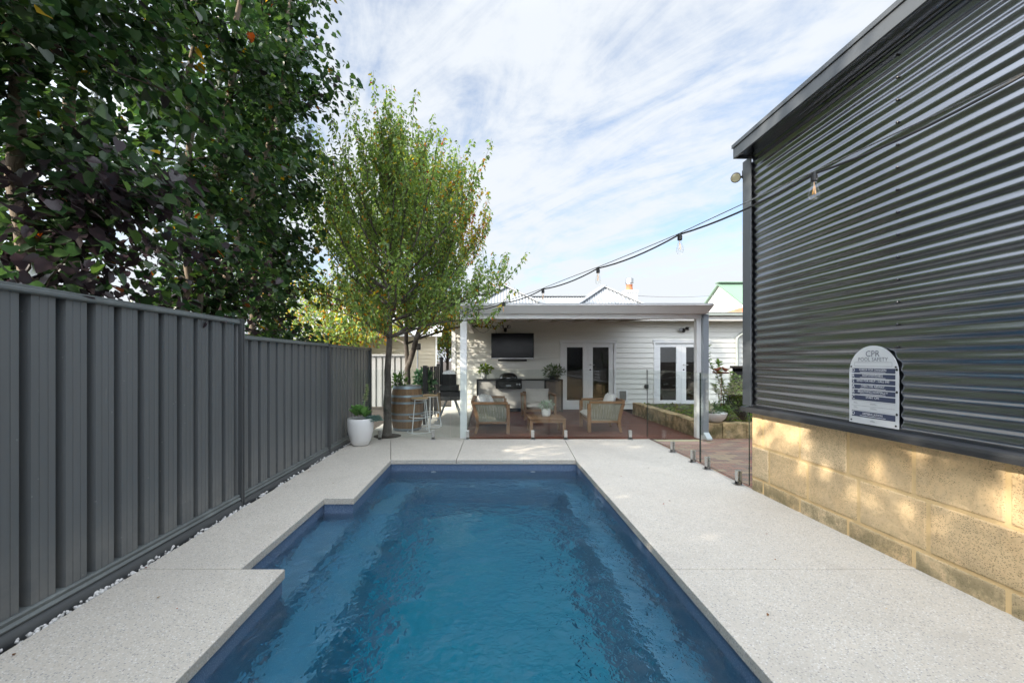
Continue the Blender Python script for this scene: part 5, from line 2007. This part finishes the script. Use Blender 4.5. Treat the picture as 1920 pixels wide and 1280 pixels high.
pot = thing("planter", "large round white ceramic pot standing by the dark fence", "pot", (-2.18, 7.33, 0))
p = MB()
p.lathe([(0.125, 0.0), (0.135, 0.004), (0.175, 0.10), (0.212, 0.24), (0.224, 0.36), (0.218, 0.455), (0.213, 0.462), (0.203, 0.458), (0.205, 0.42), (0.001, 0.42)], (-2.18, 7.33, 0.006), 48)
p.build("vessel", CERAMIC, pot, smooth=50)
p = MB()
p.lathe([(0.2049, 0.424), (0.001, 0.432)], (-2.18, 7.33, 0.006), 32)
p.build("soil", SOIL, pot)
rg_ = np.random.default_rng(71)
su = thing("succulent", "green rosette succulent with a tall flower spike in the large white pot", "plant", (-2.18, 7.33, 0.43))
P, Dd, Nn, Sz = [], [], [], []
for c in ((-2.24, 7.30, 0.50), (-2.14, 7.28, 0.53), (-2.20, 7.38, 0.50), (-2.10, 7.34, 0.47), (-2.20, 7.26, 0.56)):
    rosette(P, Dd, Nn, Sz, c, 22, 0.19, rg_)
leaf_object("rosette_leaves", LEAF_SOFT, su, P, Dd, Nn, Sz, pick_cols(rg_, len(P), [(0.14, 0.30, 0.09), (0.20, 0.38, 0.12), (0.28, 0.30, 0.14)], [0.5, 0.4, 0.1], 0.15), SPOON_V, OVATE_F)
p = MB()
sp_pts = [(-2.14, 7.29, 0.52), (-2.11, 7.28, 0.70), (-2.06, 7.27, 0.90), (-2.045, 7.27, 1.04)]
p.tube(sp_pts, [0.016, 0.014, 0.012, 0.006], 6)
p.build("flower_stem", pm("pale_green_stem", (0.22, 0.30, 0.14), 0.6), su, smooth=60)
P, Dd, Nn, Sz = [], [], [], []
for i in range(90):
    f = rg_.random()
    z = 0.76 + 0.29 * f
    x = np.interp(z, [0.7, 0.9, 1.04], [-2.11, -2.06, -2.045])
    az = rg_.random() * 6.28
    P.append((x, 7.275, z))
    Dd.append((math.cos(az), math.sin(az), 0.3))
    Nn.append((0, 0, 1))
    Sz.append(0.062 - 0.022 * f)
leaf_object("flower_buds", LEAF_SOFT, su, P, Dd, Nn, Sz, pick_cols(rg_, 90, [(0.42, 0.50, 0.28), (0.56, 0.56, 0.40)], [0.6, 0.4], 0.15))
s2 = thing("trailing_succulent", "blue grey spiky succulent spilling over the right rim of the white pot", "plant", (-2.0, 7.33, 0.44))
P, Dd, Nn, Sz = [], [], [], []
for c in ((-1.99, 7.30, 0.46), (-1.92, 7.32, 0.45), (-1.88, 7.28, 0.42), (-1.95, 7.40, 0.46)):
    rosette(P, Dd, Nn, Sz, c, 26, 0.125, rg_, 0.1)
leaf_object("spiky_leaves", LEAF_SOFT, s2, P, Dd, Nn, Sz, pick_cols(rg_, len(P), [(0.16, 0.25, 0.23), (0.22, 0.31, 0.28)], [0.5, 0.5], 0.15), SLIM_V, OVATE_F)
p = MB()
for c in ((-1.99, 7.30, 0.46), (-1.92, 7.32, 0.45), (-1.88, 7.28, 0.42), (-1.95, 7.40, 0.46)):
    p.tube([(-2.04, 7.33, 0.42), c], [0.008, 0.006], 6)
p.build("stems", BARK_TWIG, s2)


def leafy(name, label, cat, c, rad, n, size, pal, seed, TV=OVATE_V, hang=0.0, group=None, part="foliage", stem=True):
    rg = np.random.default_rng(seed)
    t = thing(name, label, cat, c, 0, group)
    P = np.array(c) + unit(rg, n) * np.array(rad) * (rg.random((n, 1)) ** 0.45) + np.array((0, 0, rad[2] * 0.6))
    P[:, 2] = np.maximum(P[:, 2], c[2] + 0.01 - hang)
    Dd = (P - np.array(c)) / np.array(rad) + rg.normal(size=(n, 3)) * 0.5 + np.array((0, 0, -0.15 - hang))
    Nn = np.array((0, -0.25, 1.0)) + rg.normal(size=(n, 3)) * 0.45
    leaf_object(part, LEAF_SOFT, t, P, Dd, Nn, size * (0.6 + 0.7 * rg.random(n)), pick_cols(rg, n, pal, [1] * len(pal), 0.22), TV, OVATE_F)
    if stem:
        m = MB()
        for i in range(min(26, n // 4)):
            e_ = P[int(rg.integers(n))]
            mid_ = (np.array(c) + e_) / 2 + np.array((0, 0, 0.02))
            m.tube([c, tuple(mid_), tuple(e_)], [0.004, 0.003, 0.0015], 4, cap=False)
        m.build("stems", BARK_TWIG, t)
    return t


tp = thing("table_planter", "small white pot in the middle of the coffee table", "pot", (1.18, 8.60, 0.328))
p = MB()
p.lathe([(0.062, 0.0), (0.078, 0.01), (0.088, 0.05), (0.090, 0.13), (0.086, 0.165), (0.080, 0.165), (0.080, 0.145), (0.001, 0.145)], (1.18, 8.60, 0.329), 28)
p.build("vessel", CERAMIC, tp, smooth=50)
leafy("silver_plant", "silvery grey leafed plant in the white pot on the coffee table", "plant", (1.18, 8.60, 0.475), (0.15, 0.15, 0.10), 190, 0.055, [(0.30, 0.36, 0.28), (0.40, 0.45, 0.38), (0.22, 0.30, 0.20)], 72)
kp = thing("bench_planter", "slim white pot on the left end of the kitchen bench", "pot", (-0.10, 12.38, 0.925))
p = MB()
p.lathe([(0.062, 0.0), (0.075, 0.01), (0.088, 0.10), (0.092, 0.21), (0.086, 0.21), (0.085, 0.19), (0.001, 0.19)], (-0.10, 12.38, 0.926), 24)
p.build("vessel", CERAMIC, kp, smooth=50)
leafy("pothos_plant", "yellow green leafed plant in the slim white pot on the kitchen bench", "plant", (-0.07, 12.38, 1.12), (0.20, 0.16, 0.13), 110, 0.095, [(0.16, 0.24, 0.03), (0.24, 0.30, 0.05), (0.09, 0.17, 0.03)], 73, HEART_V[:6] if False else OVATE_V)
fp = thing("bench_planter", "low dark pot on the right end of the kitchen bench", "pot", (1.93, 12.36, 0.925))
p = MB()
p.lathe([(0.09, 0.0), (0.13, 0.02), (0.15, 0.11), (0.14, 0.11), (0.135, 0.09), (0.001, 0.09)], (1.93, 12.36, 0.926), 24)
p.build("vessel", BLACK, fp, smooth=50)
leafy("fern", "dark green drooping fern in the low pot on the kitchen bench", "plant", (1.93, 12.36, 1.02), (0.30, 0.22, 0.20), 330, 0.085, [(0.05, 0.10, 0.03), (0.09, 0.15, 0.04), (0.16, 0.20, 0.08)], 74, SLIM_V, 0.1)
# plants round the barrel
leafy("herb_plant", "small bright green herb plant on top of the wine barrel", "plant", (-1.86, 9.02, 0.93), (0.16, 0.14, 0.17), 150, 0.075, [(0.09, 0.20, 0.03), (0.15, 0.26, 0.05), (0.06, 0.14, 0.03)], 75)
leafy("shrub", "bushy blue green plant between the wine barrel and the black gate", "plant", (-1.50, 10.0, 0.65), (0.26, 0.26, 0.40), 260, 0.12, [(0.05, 0.13, 0.06), (0.09, 0.19, 0.09), (0.14, 0.24, 0.10)], 76)

# the raised bed: ground cover, bowl, shrubs, bird ornaments, column
rg_ = np.random.default_rng(81)
n = 9000
P = np.stack([4.21 + 4.6 * rg_.random(n), 8.38 + 3.3 * rg_.random(n), np.full(n, 0.245)], axis=1)
P[:, 2] += 0.018 * np.sin(P[:, 0] * 7) * np.sin(P[:, 1] * 9) + 0.02 * rg_.random(n)
Dd = rg_.normal(size=(n, 3)) * np.array((1, 1, 0.3)) + np.array((0, 0, 0.55))
Nn = np.array((0, 0, 1.0)) + rg_.normal(size=(n, 3)) * 0.4
go = leaf_object("ground_cover", LEAF_SOFT, None, P, Dd, Nn, 0.05 * (0.5 + 0.8 * rg_.random(n)), pick_cols(rg_, n, [(0.10, 0.17, 0.03), (0.16, 0.23, 0.045), (0.20, 0.21, 0.06)], [0.4, 0.4, 0.2], 0.25))
tag(go, "low mossy green ground cover filling the raised garden bed", "ground cover", kind="stuff")
bw = thing("bowl_planter", "wide shallow white bowl planter on the garden bed edge beside the downpipe", "pot", (4.40, 8.28, 0.27))
p = MB()
p.lathe([(0.08, 0.0), (0.12, 0.005), (0.19, 0.07), (0.225, 0.15), (0.230, 0.175), (0.222, 0.178), (0.21, 0.15), (0.001, 0.15)], (4.40, 8.28, 0.268), 40)
p.build("vessel", CERAMIC, bw, smooth=50)
leafy("bowl_succulent", "dark green leafy succulent growing in the shallow white bowl", "plant", (4.33, 8.28, 0.42), (0.16, 0.14, 0.13), 170, 0.085, [(0.05, 0.11, 0.035), (0.09, 0.16, 0.05)], 82, SLIM_V)


def stem_shrub(label, base, stems, n_per, leaf, pal, seed, group=None):
    rg = np.random.default_rng(seed)
    t = thing("shrub", label, "shrub", base, 0, group)
    m = MB()
    P, Dd, Nn = [], [], []
    for st in stems:
        pts = [Vector(base)] + [Vector(q) for q in st]
        dense = []
        for a, b in zip(pts[:-1], pts[1:]):
            for i in range(4):
                dense.append(a.lerp(b, i / 4) + Vector((rg.normal(), rg.normal(), 0)) * 0.008)
        dense.append(pts[-1])
        m.tube(dense, [0.010 * (1 - 0.75 * i / len(dense)) + 0.001 for i in range(len(dense))], 6)
        for k in range(n_per):
            u = (0.25 + 0.75 * (k + rg.random()) / n_per) * (len(dense) - 1)
            i = min(len(dense) - 2, int(u))
            c = dense[i].lerp(dense[i + 1], u - i)
            az = rg.random() * 6.283
            o = np.array((math.cos(az), math.sin(az), 0.55))
            P.append(np.array(c) + o * 0.008)
            Dd.append(o + rg.normal(size=3) * 0.25)
            Nn.append(np.array((-o[0] * 0.5, -o[1] * 0.5, 1)) + rg.normal(size=3) * 0.3)
    n = len(P)
    m.build("stems", BARK_TWIG, t, smooth=60)
    leaf_object("foliage", LEAF_SOFT, t, P, Dd, Nn, leaf * (0.7 + 0.6 * rg.random(n)), pick_cols(rg, n, pal, [1] * len(pal), 0.2))
    return t


GP = [(0.10, 0.19, 0.04), (0.15, 0.27, 0.06), (0.20, 0.32, 0.08)]
stem_shrub("slender sapling with a tall leafy shoot leaning left in the garden bed", (4.85, 8.75, 0.24), [[(4.84, 8.75, 0.7), (4.70, 8.75, 1.15), (4.50, 8.75, 1.50), (4.52, 8.75, 1.78)], [(4.86, 8.75, 0.8), (4.78, 8.75, 1.2), (4.72, 8.75, 1.45)], [(4.95, 8.7, 0.8), (5.0, 8.7, 1.15)], [(4.75, 8.8, 0.75), (4.66, 8.8, 0.95)], [(4.9, 8.8, 0.6), (5.05, 8.75, 0.85)]], 80, 0.075, GP, 83)
rgs = random.Random(5)
stem_shrub("bushy fine leaved shrub against the shed corner in the garden bed", (5.12, 8.55, 0.24), [[(5.12 + 0.22 * rgs.uniform(-1, 1), 8.55 + 0.2 * rgs.uniform(-1, 1), 0.55 + 0.3 * rgs.random()), (5.12 + 0.36 * rgs.uniform(-1, 1), 8.55 + 0.3 * rgs.uniform(-1, 1), 0.75 + 0.55 * rgs.random())] for _ in range(26)], 55, 0.07, [(0.08, 0.17, 0.04), (0.15, 0.27, 0.055), (0.26, 0.38, 0.08)], 84)
stem_shrub("low green plant at the foot of the sapling in the garden bed", (4.68, 8.5, 0.24), [[(4.68 + 0.16 * rgs.uniform(-1, 1), 8.5 + 0.15 * rgs.uniform(-1, 1), 0.40 + 0.15 * rgs.random())] for _ in range(10)], 22, 0.075, GP, 85)


def bird(x, y, z, face, label):
    m = MB()
    body = []
    prof = [(-0.085, 0.004, 0.018), (-0.05, 0.012, 0.008), (-0.02, 0.030, 0.0), (0.01, 0.036, 0.004), (0.035, 0.028, 0.018), (0.05, 0.022, 0.036), (0.066, 0.018, 0.046), (0.078, 0.008, 0.046), (0.094, 0.002, 0.043)]
    m.tube([(x + face * a, y, z + 0.052 + c) for a, r, c in prof], [r for a, r, c in prof], 12)
    m.tube([(x, y, z + 0.03), (x, y, z)], 0.004, 5)
    o = m.build("bird_ornament", RUST, smooth=60)
    tag(o, label, "ornament", "rusted birds on the feeder plate")


fd = thing("bird_feeder", "rusted bird feeder plate on a thin stake in the garden bed", "ornament", (4.72, 8.62, 0.24))
p = MB()
p.lathe([(0.02, 0.0), (0.15, 0.012), (0.165, 0.03), (0.160, 0.032), (0.145, 0.018), (0.001, 0.010)], (4.72, 8.62, 1.19), 24)
p.build("plate", RUST, fd, smooth=40)
p = MB()
p.tube([(4.72, 8.62, 0.2), (4.72, 8.62, 1.192)], 0.007, 6)
p.build("stake", RUST, fd)
bird(4.63, 8.60, 1.212, 1, "left of the two rusted metal birds on the feeder plate")
bird(4.80, 8.60, 1.212, -1, "right of the two rusted metal birds on the feeder plate")
cb = thing("garden_column", "dark slatted timber column with a pale lamp behind the shrubs", "column", (6.0, 9.75, 0.24))
p = MB()
for k in range(9):
    a = 5.74 + k * 0.062
    p.box(a, a + 0.052, 9.5, 9.52, 0.24, 1.28)
    p.box(a, a + 0.052, 9.98, 10.0, 0.24, 1.28)
p.box(5.745, 6.285, 9.525, 9.975, 0.24, 1.20)
p.build("slats", BLACK_PAINT, cb)
p = MB()
p.box(5.70, 6.32, 9.46, 10.04, 1.2805, 1.33)
p.build("cap", pm("dark_weathered_cap", (0.05, 0.04, 0.03), 0.8), cb, bevel=0.005)
lmp = thing("garden_lamp", "small white cup shaped lamp on top of the dark slatted column", "lamp", (5.98, 9.7, 1.33))
p = MB()
p.lathe([(0.075, 0.0), (0.085, 0.01), (0.10, 0.16), (0.095, 0.165), (0.001, 0.168)], (5.98, 9.7, 1.331), 20)
p.build("shade", CERAMIC, lmp, smooth=40)
p = MB()
p.lathe([(0.03, 0.0), (0.02, 0.03), (0.001, 0.035)], (5.98, 9.7, 1.4995), 12)
p.build("finial", STEEL, lmp, smooth=40)

# ================================================================== neighbours
nb = thing("neighbour_house", "cream weatherboard house beyond the far fence", "house", (-4.6, 18, 0))
p = MB()
lap_wall(p, -7.5, -2.15, 0.0, 2.6, 18.0)
p.build("weatherboard_wall", pm("cream_weatherboard", (0.40, 0.36, 0.28), 0.6, var=0.06, vs=2), nb)
p = MB()
p.add([(-7.8, 17.6, 2.55), (-1.9, 17.6, 2.55), (-1.9, 21.5, 4.2), (-7.8, 21.5, 4.2), (-7.8, 17.6, 2.45), (-1.9, 17.6, 2.45), (-1.9, 21.5, 4.1), (-7.8, 21.5, 4.1)],
      [(0, 1, 2, 3), (7, 6, 5, 4), (0, 4, 5, 1), (1, 5, 6, 2), (2, 6, 7, 3), (3, 7, 4, 0)])
p.build("roof", GUTTER, nb)
p = MB()
p.box(-2.19, -2.13, 17.96, 18.06, 0, 2.44)
p.build("corner_board", WHITE, nb)

gh = thing("green_roofed_house", "house with a green metal gable roof and white boarded gable", "house", (12.6, 23.1, 0))
p = MB()
ya3, za3 = 23.1, 5.62
for k in range(14):
    y0_ = 19.4 + k * 0.53
    for (a, b) in ((y0_, y0_ + 0.50), ):
        def ztop(y):
            return za3 - 0.6 * abs(y - ya3) - 0.06
        ps = [(a, 0.0), (b, 0.0), (b, ztop(b))] + ([(ya3, ztop(ya3))] if a < ya3 < b else []) + [(a, ztop(a))]
        p.extrude(ps, "x", 12.6, 12.66)
p.box(12.661, 12.8, 19.5, 26.7, 0, 3.2)
p.build("gable_wall", pm("white_gable_boards", (0.74, 0.74, 0.71), 0.6, var=0.05), gh)
p = MB()
for s_ in (-1, 1):
    ye = ya3 + s_ * 4.3
    ze = za3 - 0.6 * 4.3
    p.add([(12.45, ya3, za3), (24, ya3, za3), (24, ye, ze), (12.45, ye, ze), (12.45, ya3, za3 - 0.08), (24, ya3, za3 - 0.08), (24, ye, ze - 0.08), (12.45, ye, ze - 0.08)],
          [(0, 1, 2, 3), (7, 6, 5, 4), (0, 4, 5, 1), (1, 5, 6, 2), (2, 6, 7, 3), (3, 7, 4, 0)])
grf = p.build("roof", ROOF_GREEN, gh)
p = MB()
p.bar((12.42, ya3, za3 + 0.045), (24, ya3, za3 + 0.045), 0.4, 0.05)
p.build("ridge_cap", ROOF_GREEN, grf)
th = thing("tiled_house", "low house with an orange terracotta tiled roof beside the green roofed house", "house", (10.0, 17.0, 0))
p = MB()
p.add([(8.75, 16.0, 3.22), (14, 15.6, 3.0), (14, 19, 4.55), (12.6, 18.0, 4.05)], [(0, 1, 2, 3)])
p.add([(8.75, 16.0, 3.22), (12.6, 18.0, 4.05), (14, 19, 4.55), (9.2, 20, 3.0)], [(0, 1, 2, 3)])
p.build("roof", TILE, th)
p = MB()
p.box(9.3, 13.8, 16.2, 18.5, 0, 3.05)
p.build("wall", OFFWHITE, th)
for (za, zb2, lab) in ((4.05, 4.95, "upper of two thin power lines between the chimney and the green roof"), (3.75, 4.55, "lower of two thin power lines between the chimney and the green roof")):
    p = MB()
    p.tube([(5.6 + 7.0 * i / 12, 17.0 + 5.6 * i / 12, za + (zb2 - za) * i / 12 - 0.10 * math.sin(PI * i / 12)) for i in range(13)], 0.011, 5)
    o = p.build("power_line", pm("grey_wire", (0.2, 0.2, 0.2), 0.6), smooth=60)
    tag(o, lab, "power line")

# ===== behind the camera: an unseen fence added to block low light
bk = thing("light_block_fence", "unseen charcoal steel fence added behind the camera to block low light", "fence", (0, -3.6, 0))
p = MB()
p.extrude([(y_ - 3.0, -3.6 + (x_ + 0.0)) for x_, y_ in sheet_profile(0, 6.2, 0)], "z", 0.0, 1.78, close=False)
p.build("ribbed_sheet", FENCE, bk)
p = MB()
p.box(-3.0, 3.2, -3.65, -3.57, 1.781, 1.83)
p.build("top_rail", FENCE_RAIL, bk)

# a few fallen leaves and crumbs on the concrete and along the fence: stuff
rgl = np.random.default_rng(101)
n = 34
xy = np.stack([np.where(rgl.random(n) < 0.45, XL + 0.02 + 0.10 * rgl.random(n), np.where(rgl.random(n) < 0.25, -2.2 + 0.6 * rgl.random(n), 1.45 + 1.5 * rgl.random(n))), 1.6 + 6.2 * rgl.random(n) ** 0.8], axis=1)
P = np.concatenate([xy, np.full((n, 1), 0.006)], axis=1)
Dd = np.concatenate([rgl.normal(size=(n, 2)), 0.05 * rgl.random((n, 1))], axis=1)
Nn = np.array((0, 0, 1.0)) + 0.2 * rgl.normal(size=(n, 3))
lo = leaf_object("leaf_litter", LEAF_SOFT, None, P, Dd, Nn, 0.012 + 0.014 * rgl.random(n), pick_cols(rgl, n, [(0.16, 0.08, 0.03), (0.30, 0.20, 0.06), (0.22, 0.07, 0.04)], [0.5, 0.3, 0.2], 0.3))
tag(lo, "small dry fallen leaves scattered on the concrete and along the fence", "fallen leaves", kind="stuff")
